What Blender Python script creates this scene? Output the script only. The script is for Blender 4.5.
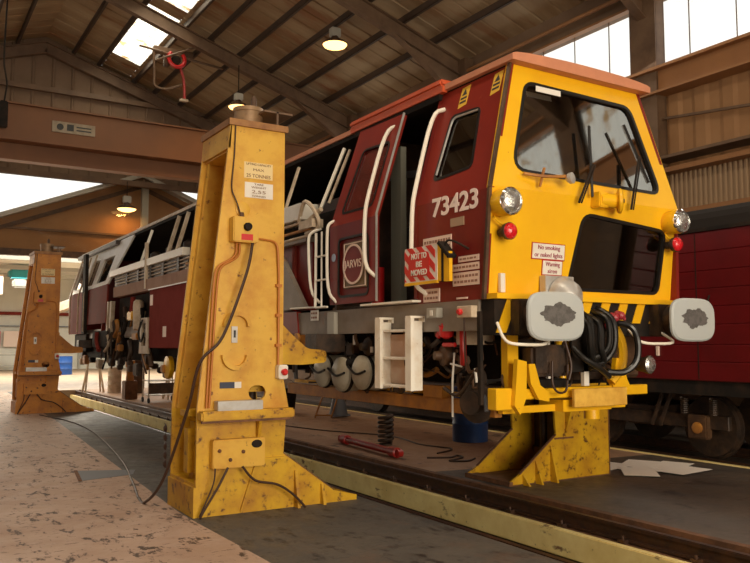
import bpy, bmesh, math, random
from mathutils import Vector, Matrix
from mathutils.geometry import tessellate_polygon
PI = math.pi
random.seed(7)
scene = bpy.context.scene
for o in list(bpy.data.objects): bpy.data.objects.remove(o)

# ---------------------------------------------------------------- camera
yaw, pitch = math.radians(31.63), math.radians(4.61)
fw = Vector((math.sin(yaw)*math.cos(pitch), math.cos(yaw)*math.cos(pitch), math.sin(pitch)))
rt = Vector((math.cos(yaw), -math.sin(yaw), 0)); up = rt.cross(fw)
cd = bpy.data.cameras.new('camera'); cam = bpy.data.objects.new('camera', cd); scene.collection.objects.link(cam)
m = Matrix((rt, up, -fw)).transposed().to_4x4(); m.translation = Vector((0, 0, 1.62)); cam.matrix_world = m
cd.sensor_width = 36; cd.lens = 785/750*36; cd.clip_end = 300
scene.camera = cam
# ---------------------------------------------------------------- view, world, lights
vs = scene.view_settings; vs.view_transform = 'Standard'; vs.look = 'None'; vs.exposure = 0.0; vs.gamma = 1; vs.use_curve_mapping = False
w = bpy.data.worlds.new('sky'); scene.world = w; w.use_nodes = True
bg = w.node_tree.nodes['Background']; bg.inputs[0].default_value = (1.0, .985, .96, 1); bg.inputs[1].default_value = 1.35

def area(name, loc, aim, sx, sy, power, col, spread=180):
    l = bpy.data.lights.new(name, 'AREA'); l.shape = 'RECTANGLE'; l.size = sx; l.size_y = sy; l.energy = power; l.color = col
    l.spread = math.radians(spread)
    o = bpy.data.objects.new(name, l); scene.collection.objects.link(o); o.location = loc
    o.rotation_euler = (Vector(aim)-Vector(loc)).to_track_quat('-Z', 'Y').to_euler(); return o
# daylight through the open shed doors behind the photographer
area('daylight_shed_door', (2.5, -8.2, 3.6), (4.2, 6, 2.0), 8, 5.5, 1350, (1, .85, .64))
# daylight through the rooflight sheets (they follow the roof slope)
o = area('daylight_rooflight_near', (1.87, 1.75, 11.55), (1.87, 1.75, 0), 1, 15, 560, (1, .86, .66)); o.rotation_euler = (0, -.317, 0)
for y_, l_ in ((20.15, 5.4), (25.95, 4.6)):
    o = area('daylight_rooflight_far', (6.85, y_, 12.1), (6.85, y_, 0), 1, l_, 34*l_, (1, .92, .78)); o.rotation_euler = (0, .317, 0)
area('daylight_wall_glazing', (13.1, 9, 8.0), (4, 8, 1.5), 10, 1.3, 200, (1, .9, .75))
# area light added under the closed annex ceiling to brighten the white annex
area('daylight_annex_roof', (6, 41, 5.7), (6, 40.5, 0), 16, 14, 4600, (1, .97, .86))
area('daylight_annex_side', (3, 30.6, 3.2), (7, 20, 0), 10, 3, 420, (1, .84, .62))

# ---------------------------------------------------------------- materials
MATS = {}
def nodes(name):
    mt = bpy.data.materials.new(name); mt.use_nodes = True; nt = mt.node_tree
    return mt, nt, nt.nodes, nt.links, nt.nodes['Principled BSDF']
def c4(c): return (c[0], c[1], c[2], 1)
def mat(name, col, rough=.5, metal=0, col2=None, scale=6, lo=.45, hi=.7, bump=0, bscale=30, dirt=None, dscale=25, dlo=.6, dhi=.68, stretch=(1, 1, 1), spec=.5, coat=0):
    """paint with a broad second tone and sharper-edged chips of dirt"""
    if name in MATS: return MATS[name]
    mt, nt, N, L, b = nodes(name)
    b.inputs['Base Color'].default_value = c4(col); b.inputs['Roughness'].default_value = rough; b.inputs['Metallic'].default_value = metal
    b.inputs['Specular IOR Level'].default_value = spec; b.inputs['Coat Weight'].default_value = coat
    tc = N.new('ShaderNodeTexCoord'); mp = N.new('ShaderNodeMapping'); mp.inputs['Scale'].default_value = stretch
    L.new(tc.outputs['Object'], mp.inputs[0]); cur = None
    def noise(s, d=6): n = N.new('ShaderNodeTexNoise'); n.inputs['Scale'].default_value = s; n.inputs['Detail'].default_value = d; n.inputs['Roughness'].default_value = .62; L.new(mp.outputs[0], n.inputs['Vector']); return n
    def ramp(src, a, c): r = N.new('ShaderNodeMapRange'); r.inputs['From Min'].default_value = a; r.inputs['From Max'].default_value = c; L.new(src, r.inputs['Value']); return r.outputs[0]
    def mix(fac, a, c):
        x = N.new('ShaderNodeMix'); x.data_type = 'RGBA'; L.new(fac, x.inputs[0])
        if isinstance(a, tuple): x.inputs[6].default_value = c4(a)
        else: L.new(a, x.inputs[6])
        x.inputs[7].default_value = c4(c); return x.outputs[2]
    if col2: cur = mix(ramp(noise(scale).outputs[0], lo, hi), tuple(col), col2)
    if dirt: cur = mix(ramp(noise(dscale, 8).outputs[0], dlo, dhi), cur if cur else tuple(col), dirt)
    if cur: L.new(cur, b.inputs['Base Color'])
    if bump:
        bn = N.new('ShaderNodeBump'); bn.inputs['Strength'].default_value = bump; bn.inputs['Distance'].default_value = .02
        L.new(noise(bscale).outputs[0], bn.inputs['Height']); L.new(bn.outputs[0], b.inputs['Normal'])
    MATS[name] = mt; return mt
YEL = mat('jack yellow paint', (.72, .42, .05), .45, 0, (.56, .25, .02), 2.6, .42, .68, .15, 14, (.20, .07, .015), 11, .62, .69)
YELB = mat('jack base yellow paint', (.66, .38, .012), .45, 0, (.44, .20, .012), 3, .40, .68, .15, 14, (.10, .035, .010), 12, .57, .68)
ORG = mat('jack orange paint', (.62, .24, .02), .5, 0, (.42, .14, .015), 3, .4, .7, .1, 14, (.12, .04, .015), 11, .60, .68)
RUST = mat('rusty edge', (.20, .085, .035), .75, 0, (.10, .045, .02), 8, .4, .65, .3, 30)
CABY = mat('cab yellow paint', (.90, .50, .010), .32, 0, (.80, .40, .010), 1.3, .45, .8, 0, 30, (.42, .16, .015), 16, .70, .76, coat=.15)
MAR = mat('maroon paint', (.17, .012, .010), .35, 0, (.23, .022, .012), 1.6, .4, .75, 0, 30, (.30, .07, .04), 9, .66, .80, spec=.3)
RED2 = mat('upper red paint', (.27, .024, .012), .35, 0, (.20, .018, .012), 1.6, .4, .75, 0, 30, (.35, .12, .06), 7, .66, .80, spec=.3)
CMAR = mat('coach maroon paint', (.14, .005, .007), .38, 0, (.10, .005, .006), 2, .4, .7, .06, 3)
PINKM = mat('faded maroon paint', (.23, .035, .025), .65, 0, (.18, .035, .025), 3, .4, .7, spec=.05)
SALM = mat('faded roof paint', (.62, .25, .13), .6, 0, (.50, .20, .11), 3, .4, .7, .05)
ORR = mat('orange red canopy', (.60, .10, .03), .45, 0, (.5, .09, .03), 3)
WHT = mat('white paint', (.80, .76, .68), .4, 0, (.66, .60, .50), 5, .5, .8)
CREAM = mat('rail white paint', (.90, .84, .72), .35)
SHELL = mat('step white paint', (.92, .88, .78), .5, 0, (.78, .68, .54), 5, .45, .7, 0, 30, (.35, .2, .1), 22, .66, .72)
GREY = mat('solebar grey paint', (.28, .235, .19), .5, 0, (.20, .16, .12), 3, .4, .7, .05, 20, (.36, .14, .05), 5, .60, .75)
LGREY = mat('light grey box', (.42, .40, .34), .45)
PALE = mat('pale cream frame', (.62, .50, .36), .5, 0, (.42, .30, .19), 6)
BUF = mat('buffer face white', (.47, .50, .50), .45, 0, (.50, .52, .50), 4, .4, .7)
GREASE = mat('buffer grease', (.09, .085, .08), .45, 0, (.14, .13, .125), 20, .4, .6, .2, 40)
BLK = mat('black paint', (.018, .015, .013), .75, 0, (.04, .026, .018), 5, spec=.12)
OIL = mat('oily dark metal', (.035, .024, .018), .48, .2, (.09, .05, .028), 7, .4, .7, .3, 20)
DKBR = mat('dark brown metal', (.06, .03, .016), .55, .1, (.14, .07, .03), 5, .4, .7, .2)
RUB = mat('black rubber', (.012, .011, .010), .28)
CABLE = mat('cable brown', (.05, .022, .012), .5)
COND = mat('conduit orange', (.50, .17, .02), .5)
CHR = mat('chrome', (.8, .8, .8), .12, 1)
REDP = mat('red paint', (.45, .02, .015), .35, 0, (.3, .015, .012), 8)
REDV = mat('signal red', (.62, .02, .02), .35)
BLUE = mat('blue drum', (.02, .07, .24), .4, 0, (.015, .05, .17), 4)
STEEL = mat('rail head steel', (.07, .04, .028), .4, .5, (.13, .06, .03), 9, .4, .7)
LABEL = mat('cream label', (.86, .66, .54), .5)
LTXT = mat('label print', (.35, .18, .12), .6)
OCH = mat('ochre beam', (.52, .22, .03), .5, 0, (.26, .10, .03), 4, .4, .7, .1)
LSP = mat('warning label yellow', (.85, .50, .05), .5)
BKT = mat('black lettering', (.03, .03, .03), .6)
SILV = mat('silver plate', (.55, .54, .52), .35, .4, (.42, .38, .33), 6)
PURL = mat('dark purlin paint', (.07, .04, .024), .6, 0, (.05, .03, .02), 2, .4, .7)
SADD = mat('steelwork paint', (.17, .10, .055), .6, 0, (.10, .055, .03), 2, .4, .7)
BEAMO = mat('runway beam tan', (.34, .155, .055), .55, 0, (.27, .12, .045), 1, .4, .7)
GIRD = mat('crane girder paint', (.17, .07, .028), .6, 0, (.22, .09, .033), .5, .4, .7)
CLAD = mat('brown cladding', (.20, .125, .075), .75, 0, (.15, .09, .05), .7, .4, .65)
CLADL = mat('tan wall cladding', (.36, .19, .08), .7, 0, (.30, .15, .06), 1, .4, .7)
CORT = mat('corrugated tan sheet', (.34, .22, .12), .6)
WWALL = mat('annex white wall', (.78, .76, .66), .8, 0, (.66, .64, .54), .6)
ROOFM = mat('roof sheet underside', (.27, .17, .085), .6, 0, (.40, .29, .17), .55, .42, .60, 0, 30, (.24, .10, .035), .8, .54, .66, stretch=(.35, 1.4, .35))
WSHEET = mat('white paper', (.95, .88, .80), .7)
TEAL = mat('teal machine', (.04, .35, .40), .4)
GREYD = mat('grey bin', (.16, .17, .19), .5)

def floor_mat(name, col, col2, spot, ss, lo, hi, gloss=.4, sc=.9, extra=None):
    mt, nt, N, L, b = nodes(name)
    tc = N.new('ShaderNodeTexCoord')
    def noise(s, st=(1, 1, 1), d=8, ro=.65):
        mp = N.new('ShaderNodeMapping'); mp.inputs['Scale'].default_value = st; L.new(tc.outputs['Object'], mp.inputs[0])
        n = N.new('ShaderNodeTexNoise'); n.inputs['Scale'].default_value = s; n.inputs['Detail'].default_value = d; n.inputs['Roughness'].default_value = ro; L.new(mp.outputs[0], n.inputs['Vector']); return n.outputs[0]
    def rg(src, a, c): r = N.new('ShaderNodeMapRange'); r.inputs[1].default_value = a; r.inputs[2].default_value = c; L.new(src, r.inputs[0]); return r.outputs[0]
    def mix(f, a, c):
        x = N.new('ShaderNodeMix'); x.data_type = 'RGBA'; L.new(f, x.inputs[0])
        if isinstance(a, tuple): x.inputs[6].default_value = c4(a)
        else: L.new(a, x.inputs[6])
        x.inputs[7].default_value = c4(c); return x.outputs[2]
    a = mix(rg(noise(sc), .4, .65), col, col2)
    a = mix(rg(noise(ss, (1.0, .45, 1), 9, .7), lo, hi), a, spot)
    a = mix(rg(noise(ss*2.3, (.4, 1.3, 1), 9, .7), lo+.04, hi+.03), a, spot)
    if extra: a = mix(rg(noise(extra[0]), extra[1], extra[2]), a, extra[3])
    L.new(a, b.inputs['Base Color']); 
    rr = N.new('ShaderNodeMapRange'); rr.inputs[1].default_value = .3; rr.inputs[2].default_value = .7; rr.inputs[3].default_value = gloss; rr.inputs[4].default_value = gloss+.3
    L.new(noise(5), rr.inputs[0]); L.new(rr.outputs[0], b.inputs['Roughness'])
    bn = N.new('ShaderNodeBump'); bn.inputs['Strength'].default_value = .25; bn.inputs['Distance'].default_value = .01
    L.new(noise(22), bn.inputs['Height']); L.new(bn.outputs[0], b.inputs['Normal'])
    return mt
FPINK = floor_mat('worn pink floor paint', (.55, .39, .30), (.43, .28, .20), (.09, .055, .04), 8.5, .56, .61, .5)
FGREY = floor_mat('dark concrete apron', (.085, .078, .072), (.13, .11, .09), (.04, .03, .025), 9, .55, .64, .45, .7, (1.3, .58, .72, (.16, .10, .07)))
FBRN = floor_mat('brown worn floor', (.34, .19, .11), (.42, .26, .165), (.09, .05, .035), 3.0, .57, .65, .5, .8)
FMID = floor_mat('oily grey floor', (.075, .06, .05), (.12, .085, .06), (.03, .02, .016), 3, .55, .65, .42, .7)
FFAR = floor_mat('annex floor', (.42, .30, .20), (.34, .24, .16), (.15, .1, .07), 2, .6, .68, .4)
PITC = floor_mat('cream pit wall paint', (.95, .78, .34), (.80, .60, .22), (.22, .12, .05), 5, .60, .66, .5, 2)
PITD = mat('dark pit', (.05, .04, .03), .8, 0, (.10, .07, .04), 2)

def glass(name, tint, refl=.12, rough=.03, top=.9):
    mt, nt, N, L, b = nodes(name); N.remove(b); out = N['Material Output']
    t = N.new('ShaderNodeBsdfTransparent'); t.inputs[0].default_value = c4(tint)
    g = N.new('ShaderNodeBsdfGlossy'); g.inputs[1].default_value = rough; g.inputs[0].default_value = (.95, .93, .9, 1)
    lw = N.new('ShaderNodeLayerWeight'); lw.inputs[0].default_value = .35
    mr = N.new('ShaderNodeMapRange'); mr.inputs[3].default_value = refl; mr.inputs[4].default_value = top; L.new(lw.outputs['Fresnel'], mr.inputs[0])
    x = N.new('ShaderNodeMixShader'); L.new(mr.outputs[0], x.inputs[0]); L.new(t.outputs[0], x.inputs[1]); L.new(g.outputs[0], x.inputs[2]); L.new(x.outputs[0], out.inputs[0]); return mt
GLASS = glass('cab glass', (.42, .40, .36), .30)
LGLASS = glass('lower cab glass', (.45, .42, .36), .06)
SGLASS = glass('side window glass', (.30, .26, .22), .12)
WGLASS = glass('window glazing', (.97, .97, .95), .02, top=.12)
def translucent(name):
    mt, nt, N, L, b = nodes(name); N.remove(b); out = N['Material Output']
    tc = N.new('ShaderNodeTexCoord'); n = N.new('ShaderNodeTexNoise'); n.inputs['Scale'].default_value = 2.2; n.inputs['Detail'].default_value = 9; L.new(tc.outputs['Object'], n.inputs['Vector'])
    mr = N.new('ShaderNodeMapRange'); mr.inputs[1].default_value = .52; mr.inputs[2].default_value = .66; L.new(n.outputs[0], mr.inputs[0])
    x = N.new('ShaderNodeMix'); x.data_type = 'RGBA'; x.inputs[6].default_value = (.75, .74, .66, 1); x.inputs[7].default_value = (.42, .27, .13, 1); L.new(mr.outputs[0], x.inputs[0])
    t = N.new('ShaderNodeBsdfTransparent'); L.new(x.outputs[2], t.inputs[0])
    d = N.new('ShaderNodeBsdfTranslucent'); L.new(x.outputs[2], d.inputs[0])
    s = N.new('ShaderNodeMixShader'); s.inputs[0].default_value = .3; L.new(t.outputs[0], s.inputs[1]); L.new(d.outputs[0], s.inputs[2]); L.new(s.outputs[0], out.inputs[0]); return mt
SKYL = translucent('rooflight sheet')
def emit(name, col, s):
    mt, nt, N, L, b = nodes(name); b.inputs['Base Color'].default_value = c4(col); b.inputs['Emission Color'].default_value = c4(col); b.inputs['Emission Strength'].default_value = s; return mt
LAMP = emit('sodium lamp glow', (1, .55, .18), 4)
TUBE = emit('tube lamp glow', (1, .95, .85), 6)
LENS = mat('headlight lens', (.75, .75, .72), .12, .85, (.45, .45, .45), 30, .45, .6, .5, 25)
RLENS = mat('red tail lens', (.7, .012, .02), .15, 0, (.45, .01, .015), 40, .5, .6, .3, 40, coat=.6)

# ---------------------------------------------------------------- mesh helpers
def woff(p):
    v = Vector((0, 0, 0))
    while p: v += p.location; p = p.parent
    return v
class MB:
    def __init__(s): s.bm = bmesh.new()
    def box(s, x0, x1, y0, y1, z0, z1, bev=0):
        r = bmesh.ops.create_cube(s.bm, size=1)
        for v in r['verts']: v.co = Vector(((x0+x1)/2+v.co.x*(x1-x0), (y0+y1)/2+v.co.y*(y1-y0), (z0+z1)/2+v.co.z*(z1-z0)))
        if bev:
            es = list({e for v in r['verts'] for e in v.link_edges}); bmesh.ops.bevel(s.bm, geom=es, offset=bev, segments=2, affect='EDGES', clamp_overlap=True)
        return s
    def bar(s, p, q, w, h, upv=(0, 0, 1)):
        p, q = Vector(p), Vector(q); a = (q-p).normalized(); u = Vector(upv); sd = a.cross(u)
        if sd.length < 1e-3: sd = a.cross(Vector((1, 0, 0)))
        sd.normalize(); u = sd.cross(a); vs_ = []
        for c in (p, q):
            for i, j in ((-1, -1), (1, -1), (1, 1), (-1, 1)): vs_.append(s.bm.verts.new(c+sd*i*w/2+u*j*h/2))
        f = s.bm.faces.new; f(vs_[3::-1]); f(vs_[4:])
        for k in range(4): f((vs_[k], vs_[(k+1) % 4], vs_[4+(k+1) % 4], vs_[4+k]))
        return s
    def tube(s, pts, r, n=8, smooth=True):
        pts = [Vector(p) for p in pts]
        if smooth and len(pts) > 2:
            out = [pts[0]]
            for i in range(1, len(pts)-1):
                a, b, c = pts[i-1], pts[i], pts[i+1]; k = min(.45, 6*r/max(.001, min((b-a).length, (c-b).length)))
                p0 = b+(a-b)*k; p2 = b+(c-b)*k
                for t in (0, .25, .5, .75, 1): out.append(p0*(1-t)**2+b*2*t*(1-t)+p2*t*t)
            out.append(pts[-1]); pts = out
        rings = []; nrm = None
        for i, p in enumerate(pts):
            t = (pts[min(i+1, len(pts)-1)]-pts[max(i-1, 0)])
            if t.length < 1e-6: t = Vector((0, 0, 1))
            t.normalize()
            if nrm is None: nrm = t.orthogonal().normalized()
            nrm = (nrm-t*nrm.dot(t)); nrm = nrm.normalized() if nrm.length > 1e-5 else t.orthogonal().normalized()
            bn = t.cross(nrm)
            rings.append([s.bm.verts.new(p+(nrm*math.cos(2*PI*k/n)+bn*math.sin(2*PI*k/n))*r) for k in range(n)])
        for a, b in zip(rings, rings[1:]):
            for k in range(n): s.bm.faces.new((a[k], a[(k+1) % n], b[(k+1) % n], b[k]))
        s.bm.faces.new(rings[0][::-1]); s.bm.faces.new(rings[-1]); return s
    def curve(s, pts, r, n=8, sub=8):
        P = [Vector(p) for p in pts]; P = [P[0]]+P+[P[-1]]; out = []
        for i in range(1, len(P)-2):
            for k in range(sub):
                t = k/sub; a, b, c, d = P[i-1:i+3]
                out.append(.5*((2*b)+(c-a)*t+(2*a-5*b+4*c-d)*t*t+(3*b-a-3*c+d)*t**3))
        out.append(P[-2]); return s.tube(out, r, n, False)
    def lathe(s, prof, org, axis, n=24):
        """prof: (radius, distance along axis)"""
        a = Vector(axis).normalized(); u = a.orthogonal().normalized(); v = a.cross(u); org = Vector(org); rings = []
        for r, h in prof: rings.append([s.bm.verts.new(org+a*h+(u*math.cos(2*PI*k/n)+v*math.sin(2*PI*k/n))*max(r, 1e-4)) for k in range(n)])
        for A, B in zip(rings, rings[1:]):
            for k in range(n): s.bm.faces.new((A[k], A[(k+1) % n], B[(k+1) % n], B[k]))
        s.bm.faces.new(rings[0][::-1]); s.bm.faces.new(rings[-1]); return s
    def cyl(s, p, q, r, n=20): return s.lathe([(r, 0), (r, (Vector(q)-Vector(p)).length)], p, Vector(q)-Vector(p), n)
    def panel(s, outer, holes, f, t=.02):
        """polygon with holes in (u,v); f(u,v,w) -> point, extruded by t along w"""
        loops = [outer]+list(holes); flat = [p for l in loops for p in l]
        tris = tessellate_polygon([[Vector((p[0], p[1], 0)) for p in l] for l in loops])
        A = [s.bm.verts.new(f(p[0], p[1], 0)) for p in flat]; B = [s.bm.verts.new(f(p[0], p[1], t)) for p in flat]
        for tr in tris:
            try: s.bm.faces.new([A[i] for i in tr]); s.bm.faces.new([B[i] for i in reversed(tr)])
            except ValueError: pass
        i0 = 0
        for l in loops:
            n = len(l)
            for k in range(n):
                a, b = i0+k, i0+(k+1) % n
                s.bm.faces.new((A[a], A[b], B[b], B[a]))
            i0 += n
        return s
    def build(s, name, mt, parent=None, smooth=35, bev=0):
        bm = s.bm; off = woff(parent)
        bmesh.ops.recalc_face_normals(bm, faces=bm.faces)
        if bev:
            es = [e for e in bm.edges if len(e.link_faces) == 2 and e.calc_face_angle(0) > .6]
            if es: bmesh.ops.bevel(bm, geom=es, offset=bev, segments=1, affect='EDGES', clamp_overlap=True)
        if parent is None:
            xs = [v.co for v in bm.verts]
            off = Vector(((min(c.x for c in xs)+max(c.x for c in xs))/2, (min(c.y for c in xs)+max(c.y for c in xs))/2, min(c.z for c in xs)))
        bmesh.ops.translate(bm, verts=bm.verts, vec=-off)
        me = bpy.data.meshes.new(name); bm.to_mesh(me); bm.free()
        me.materials.append(mt)
        if smooth:
            for p in me.polygons: p.use_smooth = True
            me.set_sharp_from_angle(angle=math.radians(smooth))
        o = bpy.data.objects.new(name, me); scene.collection.objects.link(o)
        if parent: o.parent = parent
        else: o.location = off
        return o
def thing(name, label, cat, loc=(0, 0, 0), group=None):
    o = bpy.data.objects.new(name, None); scene.collection.objects.link(o); o.empty_display_size = .2
    o.location = loc; o['label'] = label; o['category'] = cat
    if group: o['group'] = group
    return o
def tag(o, label, cat, group=None):
    o['label'] = label; o['category'] = cat
    if group: o['group'] = group
    return o
def struct(o): o['kind'] = 'structure'; return o
def rr(x0, x1, y0, y1, r, n=5):
    pts = []
    for cx, cy, a0 in ((x1-r, y1-r, 0), (x0+r, y1-r, PI/2), (x0+r, y0+r, PI), (x1-r, y0+r, 1.5*PI)):
        for k in range(n+1): a = a0+PI/2*k/n; pts.append((cx+r*math.cos(a), cy+r*math.sin(a)))
    return pts
def roundpoly(P, r, n=5):
    out = []; N_ = len(P)
    for i in range(N_):
        a, b, c = Vector(P[i-1]), Vector(P[i]), Vector(P[(i+1) % N_]); ra = r if not isinstance(r, (list, tuple)) else r[i]
        p0 = b+(a-b).normalized()*ra; p2 = b+(c-b).normalized()*ra
        for k in range(n+1): t = k/n; q = p0*(1-t)**2+b*2*t*(1-t)+p2*t*t; out.append((q.x, q.y))
    return out
def inset(P, d):
    n = len(P); out = []; A = sum(P[i][0]*P[(i+1) % n][1]-P[(i+1) % n][0]*P[i][1] for i in range(n)); sg = 1 if A > 0 else -1
    for i in range(n):
        a, b, c = Vector(P[i-1]), Vector(P[i]), Vector(P[(i+1) % n]); e1 = (b-a); e2 = (c-b)
        if e1.length < 1e-6: e1 = e2
        if e2.length < 1e-6: e2 = e1
        e1 = e1.normalized(); e2 = e2.normalized(); nn = Vector((-e1.y-e2.y, e1.x+e2.x))
        nn = nn.normalized() if nn.length > 1e-6 else Vector((-e1.y, e1.x)); out.append((b.x+nn.x*d*sg, b.y+nn.y*d*sg))
    return out
def text(body, size, loc, right, upv, mt, parent, name='lettering', width=None, depth=.002, bold=0):
    cu = bpy.data.curves.new('t', 'FONT'); cu.body = body; cu.size = size; cu.align_x = 'CENTER'; cu.align_y = 'CENTER'; cu.extrude = depth/size if False else depth; cu.offset = bold
    to = bpy.data.objects.new('t', cu); scene.collection.objects.link(to)
    dg = bpy.context.evaluated_depsgraph_get(); me = bpy.data.meshes.new_from_object(to.evaluated_get(dg))
    bpy.data.objects.remove(to); bpy.data.curves.remove(cu)
    R_, U_ = Vector(right).normalized(), Vector(upv).normalized(); N_ = R_.cross(U_)
    xs = [v.co.x for v in me.vertices]; sx = width/(max(xs)-min(xs)) if width else 1
    L_ = Vector(loc)-woff(parent)
    for v in me.vertices: v.co = L_+R_*v.co.x*sx+U_*v.co.y+N_*v.co.z
    me.materials.clear(); me.materials.append(mt)
    o = bpy.data.objects.new(name, me); scene.collection.objects.link(o); o.parent = parent; return o

# ================================================================ STRUCTURE
def floorbox(x0, x1, y0, y1, z0, z1, mt): return struct(MB().box(x0, x1, y0, y1, z0, z1).build('floor', mt, smooth=0))
def poly_floor(pts, z0, z1, mt):
    return struct(MB().panel(pts, [], lambda u, v, w_: Vector((u, v, z1-w_)), z1-z0).build('floor', mt, smooth=0))
# near floor: worn pink paint, dark apron beside the pit (painted edge runs slightly askew)
poly_floor([(-4.8, -9), (2.75, -9), (2.45, 7.5), (3.1, 18), (3.5, 30), (-4.8, 30)], -.3, 0, FPINK)
poly_floor([(2.75, -9), (4.35, -9), (4.35, 30), (3.5, 30), (3.1, 18), (2.45, 7.5)], -.3, 0, FGREY)
poly_floor([(5.96, -9), (9.7, -9), (9.7, 7.9), (6.0, 8.3), (5.96, 8.3)], -.3, 0, FMID)
poly_floor([(5.96, 8.3), (6.0, 8.3), (9.7, 7.9), (9.7, 30), (5.96, 30)], -.3, 0, FBRN)
floorbox(9.7, 11.9, -9, 30, -.4, -.16, FMID)
floorbox(11.9, 13.6, -9, 30, -.3, 0, FMID)
floorbox(-9, 22, 30, 56, -.3, 0, FFAR)
floorbox(4.35, 5.96, -9, 30, -1.5, -1.3, PITD)
o = MB().box(9.66, 9.74, -9, 30, -.14, .012).build('trim_1', PITC); struct(o)
# inspection pit walls
struct(MB().box(4.2, 4.35, -9, 30, -1.3, -.3).build('trim_2', PITD))
mb = MB()
mb.box(5.585, 5.67, -9, 30, -.41, -.16, .01); struct(mb.build('trim_3', PITC)); struct(MB().box(5.67, 5.96, -9, 30, -.41, -.17).build('trim_90', RUST))
struct(MB().box(5.62, 5.96, -9, 30, -1.3, -.42).build('trim_4', PITD))
struct(MB().box(5.52, 5.62, -9, 30, -.66, -.50).build('trim_5', PITC))
struct(MB().box(4.352, 4.62, -9, 30, -.42, -.18).build('trim_6', PITD))
struct(MB().box(5.90, 5.985, -9, 30, -.07, .006).build('trim_7', RUST))
def rail(x, ztop, y0, y1, label):
    r = thing('rail', label, 'rail', (x, (y0+y1)/2, ztop-.14))
    MB().box(x-.035, x+.035, y0, y1, ztop-.04, ztop, .008).box(x-.009, x+.009, y0, y1, ztop-.12, ztop-.04).box(x-.065, x+.065, y0, y1, ztop-.14, ztop-.12).build('rail_section', STEEL, r)
    return r
r1 = rail(5.80, -.02, -9, 30, 'dark running rail on the cream ledge at the far side of the inspection pit')
k = 0; y = 1.2
while y < 29:
    MB().box(5.68, 5.735, y-.04, y+.04, -.17, -.13).cyl((5.705, y, -.14), (5.705, y, -.10), .014, 8).build('rail_clip', STEEL, r1); y += .76
rail(4.46, -.02, -9, 30, 'rusty running rail at the edge of the inspection pit nearest the camera')
rail(10.16, -.02, -9, 30, 'dark rail under the maroon coach, on the side of the yellow machine')
rail(11.6, -.02, -9, 30, 'dark rail under the maroon coach, on the side of the shed wall')

# walls
RID, EAV, SL = 4.36, 13.5, 3.0/9.14
def rz(x): return 12.75-abs(x-RID)*SL
def corr_wall(name, x, y0, y1, z0, z1, pitch, amp, mt, side=1):
    mb = MB(); n = int((y1-y0)/pitch); pr = []
    for k in range(n+1):
        for a, d in ((0, 0), (.35, 0), (.5, amp), (.85, amp)):
            yy = y0+(k+a)*pitch
            if yy <= y1: pr.append((x-side*d, yy))
    A = [mb.bm.verts.new((p[0], p[1], z0)) for p in pr]; B = [mb.bm.verts.new((p[0], p[1], z1)) for p in pr]
    for i in range(len(pr)-1): mb.bm.faces.new((A[i], A[i+1], B[i+1], B[i]))
    return mb.build(name, mt, smooth=0)
struct(MB().box(13.62, 13.8, -9, 30, -.3, 4.25).build('wall_right', CLAD))
struct(corr_wall('wall_right', 13.62, 1.2, 30, 4.25, 5.2, .11, .03, CORT))
struct(corr_wall('wall_right', 13.62, 1.2, 30, 5.2, 7.0, .62, .03, CLADL))
struct(corr_wall('wall_right', 13.62, -9, 1.2, 4.25, 5.0, .62, .03, CLADL))
struct(corr_wall('window_5', 13.62, -9, 1.2, 5.0, 8.9, .42, .07, SKYL))
struct(MB().box(13.64, 13.8, -9, 30, 8.94, 9.95).build('wall_right', CLAD))
struct(MB().box(13.3, 13.6, -9, 30, 4.15, 4.32).build('trim_8', BEAMO))
struct(MB().box(13.3, 13.6, -9, 30, 5.12, 5.22).build('trim_9', BEAMO))
struct(MB().box(13.1, 13.6, -9, 30, 5.36, 5.42).build('trim_10', SADD))
struct(MB().box(13.45, 13.62, -9, 30, 8.93, 8.98).build('trim_11', BEAMO))
struct(MB().cyl((13.4, -9, 9.25), (13.4, 30, 9.25), .05, 8).build('trim_12', BEAMO))
struct(MB().bar((13.45, 11, 6.35), (13.45, -5, 4.6), .05, .05).build('trim_13', SADD))
# runway beam: I section along the wall
mb = MB(); mb.box(13.2, 13.6, -9, 29.8, 7.29, 7.35).box(13.36, 13.42, -9, 29.8, 6.84, 7.29).box(13.2, 13.6, -9, 29.8, 6.79, 6.84)
struct(mb.build('trim_14', BEAMO))
# glazing strip above it
struct(MB().box(13.66, 13.675, 3.2, 30, 7.0, 9.0).build('window_1', WGLASS))
struct(MB().box(13.66, 13.8, 1.2, 3.2, 7.0, 9.0).build('wall_right', CLAD))
mb = MB(); 
yy = 3.6
while yy < 30: mb.box(13.64, 13.66, yy-.008, yy+.008, 7.0, 9.0); yy += 1.05
struct(mb.build('window_1', SADD))
struct(MB().box(-4.95, -4.8, -9, 30, -.3, 7).build('wall_left', CLAD))
struct(MB().box(-4.93, -4.86, -9, 30, 7, 9.75).build('window_2', WGLASS))
# wall behind the photographer with its open door
mb = MB(); mb.panel([(-4.8, 0), (-2, 0), (-2, 6.6), (7.2, 6.6), (7.2, 0), (13.6, 0), (13.6, 9.7), (4.36, 12.7), (-4.8, 9.7)], [], lambda u, v, t: Vector((u, -9-t, v)), .1)
struct(mb.build('wall_back', CLADL, smooth=0))
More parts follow.
